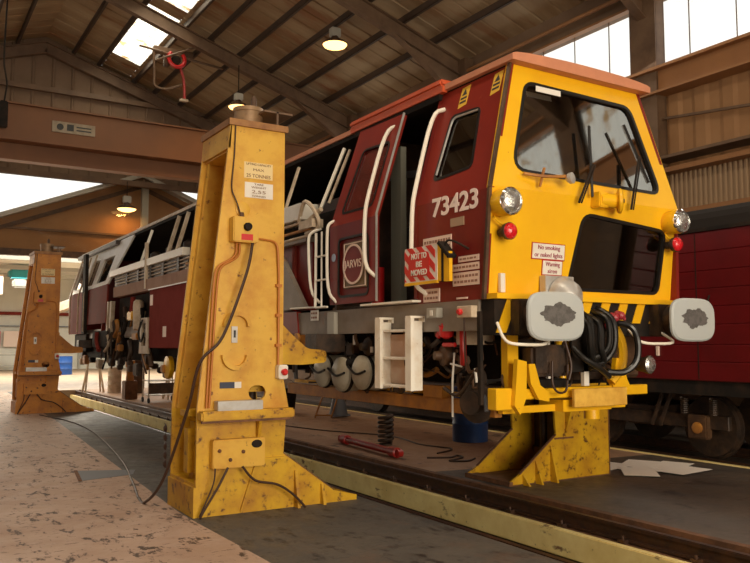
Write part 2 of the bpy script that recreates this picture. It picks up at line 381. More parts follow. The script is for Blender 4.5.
# columns, rafters, haunches
tn = 20
for Y in (-1.9, 4.45, 10.8, 17.15, 23.5, 29.75):
    mb = MB(); mb.box(13.30, 13.34, Y-.33, Y+.33, 0, 9.6).box(13.56, 13.6, Y-.33, Y+.33, 0, 9.6).box(13.34, 13.56, Y-.03, Y+.03, 0, 9.6)
    mb.box(13.33, 13.57, Y-.33, Y-.29, 0, 9.6)
    struct(mb.build('trim_%d' % tn, SADD)); tn += 1
    for sgn in (1, -1):
        xe = RID+sgn*9.12
        p = Vector((RID, Y, rz(RID)-.42)); q = Vector((xe, Y, rz(xe)-.42)); mb = MB()
        mb.bar(p, q, .03, .42); d = Vector((0, 0, 1))
        mb.bar(p+Vector((0, 0, .2)), q+Vector((0, 0, .2)), .22, .03); mb.bar(p-Vector((0, 0, .2)), q-Vector((0, 0, .2)), .22, .03)
        # haunch
        a = Vector((xe, Y, rz(xe)-.6)); b = Vector((xe, Y, rz(xe)-1.35)); c = Vector((xe-sgn*2.3, Y, rz(xe-sgn*2.3)-.6))
        for t in (-.015, .015): pass
        mb.panel([(a.x, a.z), (b.x, b.z), (c.x, c.z)], [], lambda u, v, t, Y=Y: Vector((u, Y-.015+t, v)), .03)
        mb.bar(b, c, .22, .03)
        struct(mb.build('trim_%d' % tn, SADD)); tn += 1
    struct(MB().box(-4.8, -4.4, Y-.2, Y+.2, 0, 9.6).build('trim_%d' % tn, SADD)); tn += 1
for x in (12.45, 11.4, 10.35, 9.3, 8.3, 7.50, 6.2, 5.3, 3.4, 2.44, 1.3, .42, -.6, -1.65, -2.7, -3.8):
    z = rz(x); struct(MB().box(x-.03, x+.03, -9, 30, z-.20, z-.01).box(x-.03, x+.05, -9, 30, z-.205, z-.18).build('trim_%d' % tn, PURL)); tn += 1
# roof sheets
def roof(x0, x1, y0, y1, mt, name='ceiling', pitch=.66):
    mb = MB(); pr = []; k = 0
    while y0+k*pitch < y1-1e-4:
        for a, d in ((0, 0), (.86, 0), (.90, .035), (.96, .035)):
            yy = y0+(k+a)*pitch
            if yy < y1: pr.append((yy, d))
        k += 1
    pr.append((y1, 0))
    A = [mb.bm.verts.new((x0, p[0], rz(x0)+p[1])) for p in pr]; B = [mb.bm.verts.new((x1, p[0], rz(x1)+p[1])) for p in pr]
    for i in range(len(pr)-1): mb.bm.faces.new((A[i], A[i+1], B[i+1], B[i]))
    return struct(mb.build(name, mt, smooth=0))
LIT = [(-6, 9.5), (17.4, 22.9), (23.6, 28.3)]
def band(x0, x1):
    y = -9
    for a, b in LIT:
        roof(x0, x1, y, a, ROOFM); roof(x0, x1, a, b, SKYL, 'window_3'); y = b
    roof(x0, x1, y, 30, ROOFM)
roof(7.35, 13.7, -9, 30, ROOFM); band(6.35, 7.35); roof(RID, 6.35, -9, 30, ROOFM); roof(2.37, RID, -9, 30, ROOFM); band(1.37, 2.37); roof(-5, 1.37, -9, 30, ROOFM)
# gable end, rail, glazing below
mb = MB(); xs = [-4.8]; x = -4.8
pr = []
while x < 13.5:
    pr += [(x, 0), (x+.56, 0), (x+.60, .05), (x+.64, .05)]; x += .68
A = [mb.bm.verts.new((min(p[0], 13.6), 29.95-p[1], 7.75)) for p in pr]; B = [mb.bm.verts.new((min(p[0], 13.6), 29.95-p[1], rz(min(p[0], 13.6)))) for p in pr]
for i in range(len(pr)-1): mb.bm.faces.new((A[i], A[i+1], B[i+1], B[i]))
struct(mb.build('wall_end', CLAD, smooth=0))
struct(MB().box(-4.8, 13.6, 29.7, 29.85, 10.72, 10.9).build('trim_16', SADD)); struct(MB().box(3.6, 5.1, 29.8, 30.0, 12.2, 12.85).build('trim_15', SADD))
struct(MB().box(-4.8, 13.6, 29.7, 29.9, 7.6, 7.8).build('trim_17', SADD))
struct(MB().box(-4.8, 13.6, 29.93, 29.945, 5.0, 7.75).build('window_4', WGLASS))
struct(MB().bar((13.3, 29.6, 9.4), (8.6, 29.6, 7.9), .07, .07).build('trim_18', SADD))
struct(MB().bar((8.6, 29.6, 9.6), (13.2, 29.6, 7.9), .07, .07).build('trim_19', SADD))

# ---- lower annex beyond
GX, GZ = 7.98, 8.1
AS = .49
mb = MB(); mb.panel([(-2, 4.95), (18, 4.95), (14.6, 5.35), (GX, GZ-.1), (1.2, 5.4)], [], lambda u, v, t: Vector((u, 30.25+t, v)), .08)
struct(mb.build('wall_annex', CLADL, smooth=0))
struct(MB().box(-5, 18, 30.1, 30.35, 4.78, 5.02).build('trim_60', DKBR))
struct(MB().box(-5, 18, 30.15, 30.25, 5.72, 5.80).build('trim_61', SADD))
struct(MB().box(GX+.02, GX+.27, 30.0, 30.2, 0, GZ+.05).build('trim_62', LGREY))
for sx, ex in ((-1, -3.5), (1, 15.5)):
    q = Vector((ex, 30.1, GZ-abs(ex-GX)*.40)); p = Vector((GX, 30.1, GZ+.0))
    struct(MB().bar(p, q, .5, .16).build('trim_63', LGREY)); struct(MB().bar(p-Vector((0, -.1, .42)), q-Vector((0, -.1, .42)), .12, .14).build('trim_64', DKBR))
    mb = MB()
    a, b = (ex, GX) if ex < GX else (GX, ex)
    A = mb.bm.verts.new((ex, 30.1, q.z)); B = mb.bm.verts.new((GX, 30.1, p.z)); C = mb.bm.verts.new((GX, 56, p.z)); D = mb.bm.verts.new((ex, 56, q.z)); mb.bm.faces.new((A, B, C, D))
    struct(mb.build('ceiling', CLAD, smooth=0))
struct(MB().box(-5, 22, 55.8, 56, 0, 8).build('wall_annex', WWALL))
struct(MB().box(-9, -8.8, 30, 56, 0, 5).build('wall_annex', WWALL)); struct(MB().box(20, 20.2, 30, 56, 0, 5).build('wall_annex', WWALL))
struct(MB().box(-5, 22, 30.4, 56, 6.0, 6.1).build('ceiling', WWALL))
struct(MB().box(-5, 22, 55.5, 55.8, 3.55, 3.75).build('trim_65', PINKM)); struct(MB().box(-5, 22, 55.5, 55.8, 2.8, 2.86).build('trim_66', GREYD))
for i in range(7): struct(MB().box(-2+i*3.2, -1.9+i*3.2, 55.6, 55.8, 0, 6).build('trim_%d' % (67+i), LGREY))
for i in range(4):
    struct(MB().bar((-4, 34+5*i, 5.6), (20, 34+5*i, 5.6), .15, .2).build('trim_%d' % (75+i), LGREY))

# ================================================================ CRANE
cr = thing('overhead_crane', 'long brown overhead crane girder spanning the shed under the far gable', 'overhead crane', (4.4, 25.5, 7.35))
MB().box(-4.6, 13.3, 25.3, 25.7, 7.78, 8.82).build('girder_web', GIRD, cr, bev=.01)
MB().box(-4.6, 13.3, 25.1, 25.75, 7.70, 7.78).box(-4.6, 13.3, 25.2, 25.8, 8.82, 8.87).build('flange', GIRD, cr)
MB().box(-4.6, 13.3, 25.6, 26.0, 7.2, 7.70).build('lower_girder', GIRD, cr)
MB().box(13.2, 13.45, 24.4, 27.0, 7.36, 7.62, .02).build('end_carriage', SADD, cr)
MB().box(-4.8, -4.5, 24.4, 27.0, 7.36, 7.62, .02).build('end_carriage', SADD, cr)
pl = MB().box(3.95, 5.22, 25.27, 25.3, 8.14, 8.48).build('load_plate', mat('load plate', (.33, .27, .19), .6, 0, (.22, .17, .11), 5), cr)
MB().lathe([(.10, 0), (.10, .01)], (4.18, 25.26, 8.31), (0, -1, 0), 20).build('maker_mark', BKT, pl)
MB().box(4.38, 4.58, 25.262, 25.27, 8.22, 8.42).box(4.66, 5.1, 25.262, 25.27, 8.34, 8.38).box(4.66, 5.1, 25.262, 25.27, 8.24, 8.28).build('print_bars', BKT, pl)
# hoist with red hook wheel under the roof
h = thing('chain_hoist', 'small chain hoist with a bright red ring hanging under the roof near the rooflight', 'hoist', (7.95, 24.8, 9.6))
rp = lambda a: (7.99+.26*math.cos(a), 24.6, 10.75+.26*math.sin(a))
MB().tube([rp(a*PI/12+PI*.75) for a in range(0, 19)], .065, 8, False).build('red_ring', REDV, h)
MB().lathe([(.05, 0), (.15, .02), (.15, .3), (.05, .32)], (8.0, 24.65, 10.75), (0, 1, 0), 16).build('drum', BLK, h)
MB().box(7.3, 8.6, 24.8, 25.0, 10.95, 11.15).build('trolley_beam', SADD, h)
MB().box(7.62, 7.8, 24.7, 24.9, 10.5, 11.0, .03).build('motor', DKBR, h)
MB().tube([(8.15, 24.7, 10.5), (8.28, 24.7, 10.1), (8.3, 24.7, 9.5)], .045, 6).build('red_cable', REDP, h)
MB().tube([(7.25, 24.7, 10.9), (7.3, 24.7, 10.1), (7.28, 24.7, 9.75), (7.7, 24.7, 9.7), (8.2, 24.7, 9.95)], .04, 8).build('air_pipe', SADD, h)
MB().box(8.15, 8.4, 24.6, 24.75, 9.4, 9.47).build('hand_grip', PALE, h)
MB().tube([(6.8, 24.7, 11.0), (9.6, 24.7, 10.75)], .04, 6).build('guy_rod', SADD, h)
MB().tube([(7.3, 24.7, 10.6), (8.9, 23.6, 11.2)], .035, 6).build('stay_rod', SADD, h)
h.location += Vector((-.42, 0, .15))
hk = thing('pendant_control', 'dark crane pendant control hanging at the far left in front of the girder', 'crane control', (2.45, 24.9, 7.9))
MB().box(2.42, 2.66, 24.8, 24.95, 7.95, 8.75, .03).build('control_box', BLK, hk); MB().tube([(2.55, 24.88, 8.7), (2.62, 24.9, 9.3), (2.5, 24.9, 9.9), (2.55, 25, 12.1)], .025, 6).build('control_cable', BLK, hk)

# ---- pendant lamps
def lampf(x, y, z, ztop, r, label):
    t = thing('pendant_lamp', label, 'lamp', (x, y, z), 'round high bay lamps')
    MB().lathe([(r*.25, r*.7), (r*.35, r*.5), (r*.85, r*.22), (r, 0), (r*.97, .0), (r*.8, r*.18), (r*.3, r*.45)], (x, y, z), (0, 0, 1), 28).build('lamp_shade', DKBR, t)
    MB().lathe([(r*.02, -r*.30), (r*.5, -r*.25), (r*.85, -r*.12), (r*.96, .01)], (x, y, z), (0, 0, 1), 28).build('diffuser', LAMP, t)
    MB().box(x-r*.4, x+r*.4, y-r*.3, y+r*.3, z+r*.65, z+r*1.35, .02).build('ballast_box', LGREY, t)
    MB().tube([(x, y, z+r*1.3), (x, y, ztop)], .015, 6).build('suspension_cable', BLK, t)
    l = bpy.data.lights.new('sodium_lamp', 'AREA'); l.shape = 'DISK'; l.size = r*1.0; l.energy = 30; l.color = (1, .45, .12)
    lo = bpy.data.objects.new('sodium_lamp', l); scene.collection.objects.link(lo); lo.location = (0, 0, -r*.32); lo.parent = t
lampf(10.37, 19, 10.08, 10.75, .36, 'high bay lamp hanging from the roof above the cab, highest of three')
lampf(9.2, 23.3, 9.22, 10.6, .33, 'glowing high bay lamp on a long cable above the top of the near yellow jack')
lampf(7.3, 29.5, 6.66, 7.7, .36, 'glowing high bay lamp in front of the annex gable beside its grey post')

# ================================================================ LIFTING JACKS
def side_xy(f):  # (u,v) -> plane of constant y
    return lambda u, v, t: Vector((u, f+t, v))
def jack(label, kind, M, MBs, loc, rz_=0, tip=1.75):
    t = thing('lifting_jack', label, 'lifting jack', (0, 0, 0))
    near = kind != 'far'
    front = [(.0, .0), (tip, .0), (tip, .05), (1.48, .12), (.90, .54), (.93, .96), (0, .97)]
    for y0, nm in ((0, 'side_plate'), (.77, 'side_plate')):
        MB().panel(front, [], side_xy(y0), .03).build('base_plate', MBs, t, smooth=0)
        MB().bar((1.48, y0+.015, .125), (.90, y0+.015, .545), .034, .012).build('worn_edge', RUST, t, smooth=0)
        up_ = [(0, 1.0), (.0, .97), (.95, .97), (.95, 1.0), (.885, 1.32), (.885, 3.83), (.30, 3.83)]
        holes = [rr(.52, .70, 1.08, 1.22, .07)] if y0 == 0 else []
        MB().panel(up_, holes, side_xy(y0), .03).build(nm, M, t, smooth=0)
    # rear edge flanges and top box
    for y0 in (0.03, .70):
        MB().bar((.04, y0+.035, .98), (.33, y0+.035, 3.56), .07, .02, (1, 0, 0)).build('edge_flange', M, t)
    MB().box(.30, .885, .03, .77, 3.55, 3.57).bar((.285, .4, 3.57), (.30, .4, 3.83), .8, .02, (1, 0, 0)).box(.28, .90, -.02, .82, 3.83, 3.86).build('top_box', M, t, smooth=0)
    MB().box(.27, .91, -.03, -.0, 3.80, 3.865).box(.27, .29, -.02, .82, 3.80, 3.865).build('rusty_rim', mat('worn brown rim', (.34, .16, .05), .6, 0, (.22, .09, .03), 8), t, smooth=0)
    MB().box(.50, .53, .03, .77, .3, 3.55).build('web_plate', DKBR if kind == 'far' else M, t, smooth=0)
    MB().cyl((.72, .4, .1), (.72, .4, 3.55), .045, 12).build('lifting_screw', OIL, t)
    # base box: cross plates with a curved cover seen from behind
    MB().box(-.02, .0, .0, .80, .0, .28).box(-.005, .5, .03, .77, 0, .03).box(.0, .5, .03, .77, .28, .31).build('base_cross_plate', MBs, t, smooth=0)
    MB().box(.03, .42, .28, .52, .31, .86, .06).build('screw_cover', MBs, t)
    MB().box(.0, .5, .30, .5, .92, .98).build('rear_ledge', MBs, t, smooth=0)
    MB().box(.5, tip-.05, .03, .77, .0, .035).box(tip-.14, tip-.004, .03, .77, .0, .045).build('foot_plate', RUST if kind == 'far' else MBs, t, smooth=0)
    if kind == 'far': MB().box(tip-.40, tip+.03, -.01, .81, .0, .012).box(tip-.02, tip+.03, -.01, .81, .012, .05).build('toe_plate', RUST, t, smooth=0)
    # shelf
    MB().box(.0, .96, -.14, .0, .90, .995, .015).build('front_shelf', MBs, t)
    MB().box(.0, .95, -.141, -.12, .885, .905).build('shelf_edge', RUST, t, smooth=0)
    # ribs
    for x0, x1, z0, z1, d in ((1.02, 1.05, .0, .36, .10), (1.32, 1.35, 0, .20, .08), (.60, .63, .55, .93, .10)):
        MB().panel([(0, z0), (d, z0), (.02, z1), (0, z1)] if z0 == 0 else [(0, z0), (.01, z0), (d, z1), (0, z1)], [], lambda u, v, w_, x0=x0: Vector((x0+w_, -u, v)), .03).build('rib', MBs, t, smooth=0)
    MB().bar((.45, -.012, .02), (.62, -.012, .52), .02, .02, (0, 1, 0)).box(.62, .93, -.02, 0, .48, .51).build('weld_strip', MBs, t, smooth=0)
    # carriage and lifting arm
    MB().box(.56, .93, .12, .68, 1.15, 1.95, .03).build('carriage', MBs, t)
    MB().panel(roundpoly([(.9, 1.42), (1.2, 1.41), (1.50, 1.43), (1.50, 1.56), (1.27, 1.58), (1.10, 1.72), (.95, 1.86), (.9, 1.86)], .05), [], side_xy(.22), .36).build('lifting_arm', MBs, t)
    MB().box(1.20 if kind == 'far' else 1.40, 1.50 if kind == 'far' else 1.76, .26, .54, 1.54, 1.738, .01).build('lifting_pad', OIL, t)
    if near:
        cb = MB().box(.13, .66, -.10, 0, .45, .72, .008).build('junction_box', M, t)
        for bx, bz in ((.19, .62), (.30, .53), (.43, .60)): MB().lathe([(.018, 0), (.018, .012), (.01, .02)], (bx, -.10, bz), (0, -1, 0), 10).build('button', RUST, cb)
        MB().panel([(.57+.055*math.cos(k*PI/12), .665+.038*math.sin(k*PI/12)) for k in range(24)], [], side_xy(-.106), .006).build('maker_plate', BLK, cb, smooth=0)
        ct = MB().box(.29, .555, -.13, 0, 2.62, 2.87, .01).build('control_box', M, t)
        MB().lathe([(.038, 0), (.042, .01), (.036, .045), (.02, .05)], (.43, -.13, 2.77), (0, -1, 0), 18).build('knob', BLK, ct)
        MB().box(.37, .49, -.134, -.13, 2.64, 2.70).build('red_label', REDV, ct)
        MB().lathe([(.075, 0), (.075, .015), (.05, .02)], (.43, 0, 2.96), (0, -1, 0), 18).build('boss', M, t)
        MB().lathe([(.025, 0), (.02, .05)], (.40, -.06, 2.87), (0, 0, 1), 10).build('cable_gland', DKBR, ct)
        MB().tube([(.34, -.02, 3.82), (.33, -.02, 3.5), (.30, -.02, 3.15), (.36, -.03, 3.02), (.39, -.05, 2.9)], .007, 8).build('power_cable', CABLE, t)
        for o_, zz in ((0, 0), (.035, .03)):
            MB().tube([(.36+o_, -.03, 2.63), (.36+o_, -.03, 2.48), (.16+o_, -.03, 2.38), (.13+o_, -.03, 2.2), (.08+o_*.8, -.03, 1.02)], .011, 8).build('conduit', COND, t)
        MB().tube([(.55, -.03, 2.68), (.80, -.03, 2.66), (.82, -.03, 2.3), (.82, -.03, 1.42)], .011, 8).build('conduit', COND, t)
        for z in (2.2, 1.9, 1.6): MB().box(.79, .85, -.045, 0, z, z+.03).build('conduit_clip', COND, t)
        es = MB().box(.80, .90, -.10, 0, 1.28, 1.42, .01).build('stop_box', WHT, t)
        MB().lathe([(.03, 0), (.034, .03), (.02, .05)], (.85, -.10, 1.35), (0, -1, 0), 16).build('stop_button', REDV, es)
        for zc, s_, xc in ((1.80, 1, .38), (1.52, -1, .37)):
            mb = MB(); pr = []
            arc = [(xc+.145*math.cos(a), zc+s_*.145*math.sin(a)) for a in [PI*k/14 for k in range(15)]]
            arc2 = [(xc+.105*math.cos(a), zc+s_*.105*math.sin(a)) for a in [PI*k/14 for k in range(14, -1, -1)]]
            mb.panel(arc+arc2, [], side_xy(-.05), .05).build('cast_rim', M, t, smooth=0)
        MB().box(.33, .39, -.015, 0, 1.64, 1.80).build('serial_plate', SILV, t)
        MB().box(.35, .37, -.02, -.012, 1.69, 1.76).build('serial_print', BKT, t)
        bl = MB().box(.22, .37, -.006, 0, 1.20, 1.26).build('blue_label', mat('label navy', (.03, .04, .08), .5), t)
        MB().box(.37, .44, -.006, 0, 1.20, 1.26).build('white_label', WHT, t)
        MB().box(.16, .62, -.13, -.02, .995, 1.085, .005).build('channel_tray', SILV, t)
        ft = mat('jack sticker cream', (.80, .62, .30), .5); 
        s1 = MB().box(.44, .75, -.004, 0, 3.285, 3.45).build('capacity_sticker', ft, t)
        s2 = MB().box(.45, .755, -.004, 0, 3.09, 3.245).build('weight_sticker', WHT, t)
        R_, U_ = (1, 0, 0), (0, 0, 1)
        TN = mat('sticker print', (.25, .13, .06), .6)
        for s_, x_, lines in ((s1, .595, (('LIFTING CAPACITY', .032, 3.43, .27), ('MAX', .035, 3.375, .12), ('25 TONNES', .05, 3.312, .26))), (s2, .60, (('TARE', .026, 3.227, .10), ('WEIGHT', .028, 3.195, .16), ('2.55', .045, 3.15, .15), ('TONNES', .024, 3.107, .15)))):
            for (b_, sz, z_, wd) in lines: text(b_, sz, (x_, -.006, z_), R_, U_, TN, s_, width=wd)
        # top gear
        MB().lathe([(.0, 0), (.15, 0), (.15, .18), (.16, .18), (.16, .22), (0, .23)], (.60, .30, 3.86), (0, 0, 1), 24).build('gearbox', mat('dull brass', (.30, .19, .10), .45, .3, (.16, .09, .05), 6), t)
        MB().box(.66, .98, .02, .5, 4.0, 4.02).box(.80, .82, .02, .05, 3.86, 4.02).box(.92, .95, .45, .48, 3.86, 4.02).build('motor_platform', SADD, t, smooth=0)
        MB().lathe([(.03, 0), (.03, .12), (.015, .16)], (.62, .2, 4.04), (0, 0, 1), 12).build('limit_switch', DKBR, t)
        MB().curve([(.28, -.10, .46), (.18, -.10, .28), (.04, -.08, .05), (.03, -.06, .0)], .012).build('power_cable', CABLE, t)
        MB().curve([(.15, -.11, .46), (.13, -.10, .3), (.02, -.06, .02)], .008).build('power_cable', CABLE, t)
        MB().curve([(.42, -.11, .46), (.55, -.12, .32), (.78, -.12, .26), (.95, -.13, .15), (1.08, -.14, .014)], .012).build('power_cable', CABLE, t)
        if kind == 'near':
            MB().curve([(.50, -.10, 2.62), (.42, -.14, 2.3), (.20, -.12, 1.7), (.0, -.06, 1.45), (-.06, .1, 1.0), (-.16, .5, .3), (-.22, .9, .02), (-.2, 1.2, .012)], .015, 8).build('trailing_cable', CABLE, t)
            for k in range(5): MB().lathe([(.02, 0), (.045, .01), (.02, .03)], (-.03, .84, .40+k*.09), (-1, 0, 0), 8).build('cable_hook', CABLE, t)
    else:
        for x0, z1 in ((.98, .42), (1.22, .26), (1.42, .12)):
            MB().panel([(0, 0), (.12, 0), (.01, z1), (0, z1)], [], lambda u, v, w_, x0=x0: Vector((x0+w_, .8+u, v)), .025).build('rib', MBs, t, smooth=0)
        MB().panel([(0, .95), (.14, .95), (.01, .56), (0, .56)], [], lambda u, v, w_: Vector((.72+w_, .8+u, v)), .03).build('rib', MBs, t, smooth=0)
        MB().box(.62, .93, .8, .812, .49, .51).build('weld_strip', RUST, t, smooth=0)
        MB().box(-.012, .0, .78, .81, .0, .97).box(0, tip, .775, .805, -.0, .012).build('rusty_edge', RUST, t, smooth=0)
    t.location = loc; t.rotation_euler = (0, 0, rz_)
    return t
jack('tall yellow lifting jack in the foreground with capacity stickers and a control box', 'near', YEL, YELB, (2.5, 7.27, 0))
jack('distant orange-yellow lifting jack standing at the left edge before the annex', 'left', ORG, ORG, (2.58, 20.2, 0))
jack('yellow lifting jack base standing on the far side of the pit under the yellow cab', 'far', YELB, YELB, (7.75, 7.78, 0), PI, tip=1.62)
# ================================================================ TRACK MACHINE
C = 5.40
XS = lambda z: 4.2 if z < 2.93 else 4.2+(z-2.93)*.3077
FY = lambda z: 5.08-(z-2.04)*.105 if z < 2.95 else 4.985+(z-2.95)*.125
def sf(off=0, sgn=1):   # side skin: (y,z,w) pushed inwards by w
    def f(u, v, w_): x = XS(v)+w_-off; return Vector((x if sgn > 0 else 2*C-x, u, v))
    return f
def ff(off=0):          # front skin
    return lambda u, v, w_: Vector((u, FY(v)+w_-off, v))
TR = thing('track_machine', 'maroon and yellow railway track machine raised on the lifting jacks over the pit', 'rail vehicle', (C, 14, 0))
UP = (0, 0, 1); RS = (0, -1, 0); RF = (1, 0, 0)
zk = 2.93
# -- cab front panel
ws = roundpoly([(4.72, 3.95), (6.06, 3.93), (6.36, 3.09), (4.47, 3.12)], [.10, .10, .13, .16])
lw = roundpoly([(5.30, 2.80), (6.42, 2.72), (6.36, 2.12), (5.14, 2.12)], [.12, .10, .08, .03])
outer = [(C-1.19, 2.03), (C+1.19, 2.03), (C+1.2, 2.95), (C+.845, 4.10), (C-.845, 4.10), (C-1.2, 2.95)]
def split(poly, holes, z):  # keep the bend of the nose: insert a row of points at the bend
    return poly, holes
cab = MB().panel([(C-1.2, 2.95), (C+1.2, 2.95), (C+.845, 4.10), (C-.845, 4.10)], [ws], ff(), .05).panel([(C-1.19, 2.03), (C+1.19, 2.03), (C+1.2, 2.95), (C-1.2, 2.95)], [lw], ff(), .05).build('cab_front', CABY, TR, smooth=0)
def ring(name, P, d0, d1, f, t, mt, par=TR, mid=0): return MB().panel(inset(P, -d0), [inset(P, d1)], f, t).build(name, mt, par, smooth=0)
wg = MB().panel(ws, [], ff(-.02), .008).build('windscreen', GLASS, TR, smooth=0); ring('rubber_seal', ws, .018, .012, ff(.008), .03, RUB, wg)
lg = MB().panel(lw, [], ff(-.02), .008).build('lower_window', LGLASS, TR, smooth=0); ring('rubber_seal', lw, .018, .012, ff(.008), .03, RUB, lg)
MB().box(4.80, 5.10, 5.06, 5.065, 3.87, 3.92).build('white_sun_strip', WHT, wg)
# -- cab near side, door opening, far side
def rpf(P, r): return roundpoly(P, r)
sw_ = rpf([(5.42, 3.76), (5.84, 3.78), (5.88, 3.15), (5.33, 3.18)], .06)
side_lo = [(5.08, 2.0), (6.05, 2.0), (6.06, 2.93), (4.99, 2.93)]
side_up = [(4.985, 2.93), (6.06, 2.93), (6.09, 4.10), (5.125, 4.10)]
MB().panel(side_lo, [], sf(), .04).build('cab_side', MAR, TR, smooth=0)
u_ = MB().panel(side_up, [sw_], sf(), .04).build('cab_side_upper', RED2, TR, smooth=0)
sg = MB().panel(sw_, [], sf(-.02), .006).build('side_window', SGLASS, TR, smooth=0); ring('rubber_seal', sw_, .016, .012, sf(.006), .02, RUB, sg)
MB().tube([(XS(3.74)+.0, 5.44, 3.745), (XS(3.75), 5.82, 3.76), (XS(3.2)+.0, 5.86, 3.2)], .010, 6).build('window_channel', SILV, sg)
MB().panel([(5.0, 2.0), (7.9, 2.0), (7.9, 2.93), (4.99, 2.93)], [], sf(0, -1), .04).panel([(4.985, 2.93), (7.9, 2.93), (7.9, 4.1), (5.125, 4.1)], [rr(5.5, 6.4, 3.15, 3.8, .06), rr(6.7, 7.6, 3.15, 3.8, .06)], sf(0, -1), .04).build('far_cab_side', MAR, TR, smooth=0)
MB().bar((XS(2.0)-.01, 5.075, 2.0), (XS(2.93)-.01, 4.985, 2.93), .03, .03).bar((XS(2.93)-.01, 4.985, 2.93), (XS(4.1)-.01, 5.12, 4.1), .03, .03).build('corner_strip', DKBR, TR)
# door frame post between door opening and cab
MB().bar((XS(2)-.0+.02, 6.08, 2.05), (XS(2.93)+.02, 6.08, 2.93), .05, .05).bar((XS(2.93)+.02, 6.08, 2.93), (XS(4.08)+.02, 6.12, 4.08), .05, .05).build('door_frame', MAR, TR)
# roof
def roof_slab(y0, y1, name, mt, over=.045, z0=4.10, hw=.845):
    mb = MB(); n = 10; prof = [(C-hw-over, z0), (C-hw-over, z0+.055)]
    prof += [(C-(hw+over)*math.cos(PI*k/n), z0+.055+.05*math.sin(PI*k/n)) for k in range(1, n)] + [(C+hw+over, z0+.055), (C+hw+over, z0)]
    mb.panel(prof, [], lambda u, v, w_: Vector((u, y0+w_, v)), y1-y0); return mb.build(name, mt, TR, smooth=0)
roof_slab(5.03, 6.2, 'cab_roof', SALM, .05); roof_slab(6.2, 13.0, 'roof_panel', SALM, .02); roof_slab(13.0, 23.15, 'roof_panel', PALE, .02)
MB().box(C-.845, C+.845, 5.13, 23.1, 4.05, 4.098).build('ceiling_lining', BLK, TR, smooth=0)
mb = MB().box(4.46, 4.62, 6.02, 7.82, 4.14, 4.21, .02); mb.box(4.48, 4.54, 6.02, 7.82, 4.08, 4.14); cp = mb.build('door_canopy', ORR, TR)
MB().box(4.50, 4.60, 6.1, 7.75, 4.02, 4.08).build('sliding_door_track', BLK, cp)
# warning labels on the upper side
for y0 in (5.25, 5.72):
    lb = MB().panel([(y0-.06, 3.86), (y0+.06, 3.84), (y0+.06, 4.05), (y0-.06, 4.06)], [], sf(.004), .004).build('warning_label', LSP, TR)
    lb['label'] = 'yellow electric warning label'
    MB().panel([(y0-.035, 3.97), (y0+.035, 3.965), (y0, 4.03)], [], sf(.007), .003).panel([(y0-.045, 3.93), (y0+.045, 3.925), (y0+.045, 3.945), (y0-.045, 3.95)], [], sf(.007), .003).panel([(y0-.045, 3.89), (y0+.045, 3.885), (y0+.045, 3.905), (y0-.045, 3.91)], [], sf(.007), .003).build('warning_print', BKT, lb, smooth=0)
# number and plates
nb = MB().box(4.192, 4.2, 5.34, 5.53, 2.66, 2.735).build('small_plate', mat('small plate', (.40, .27, .17), .5), TR)
text('73423', .235, (4.197, 5.475, 2.86), RS, (0, -.03, 1), mat('number pink white', (.95, .80, .72), .5), TR, 'running_number', width=.66, depth=.003, bold=.005)
def label(y0, y1, z0, z1, rows, col=LABEL, x=4.194, name='cream_label'):
    lb = MB().box(x-.003, 4.2, y0, y1, z0, z1).build(name, col, TR)
    mb = MB()
    for k in range(rows):
        z = z1-(k+.7)*(z1-z0)/(rows+.4); h_ = (z1-z0)/(rows+.4)*.22; y = y1-.02
        while y > y0+.03:
            l_ = random.uniform(.02, .05); mb.box(x-.005, x-.003, max(y-l_, y0+.012), y, z-h_, z+h_); y -= l_+.012
    mb.build('label_print', LTXT, lb, smooth=0)
label(5.52, 5.95, 2.46, 2.60, 2); label(5.14, 5.42, 2.335, 2.385, 1); label(5.14, 5.50, 2.26, 2.32, 1); label(5.14, 5.50, 2.13, 2.245, 2)
label(5.70, 5.95, 2.01, 2.13, 2, PINKM if False else LABEL); 
MB().box(4.19, 4.2, 5.3, 5.45, 2.015, 2.03).build('small_plate', LABEL, TR)
# black hand mirror on the side
MB().bar((4.1, 5.54, 2.52), (4.11, 5.40, 2.38), .03, .09, (1, 0, 0)).tube([(4.2, 5.28, 2.44), (4.12, 5.34, 2.50), (4.10, 5.46, 2.54), (4.1, 5.50, 2.46)], .010).build('side_mirror', BLK, TR)
# doorway interior
MB().box(4.55, 6.35, 6.10, 6.14, 2.05, 3.0).build('bulkhead', DKBR, TR, smooth=0)
MB().box(4.48, 4.55, 6.76, 6.95, 2.05, 3.70).build('door_post', mat('door post grey', (.20, .20, .16), .5), TR, smooth=0)
MB().box(4.3, 6.4, 5.15, 7.9, 1.98, 2.04).build('cab_floor', DKBR, TR, smooth=0)
MB().box(4.75, 5.1, 6.6, 7.2, 2.05, 2.9).build('electrical_cabinet', OIL, TR, bev=.01)
MB().box(4.40, 4.42, 7.12, 7.26, 2.40, 2.55).build('notice_card', WHT, TR); MB().box(4.40, 4.42, 7.12, 7.24, 2.66, 2.78).build('notice_card', LGREY, TR)
MB().cyl((4.46, 7.18, 2.05), (4.46, 7.18, 2.45), .07).build('fire_extinguisher', REDV, TR)
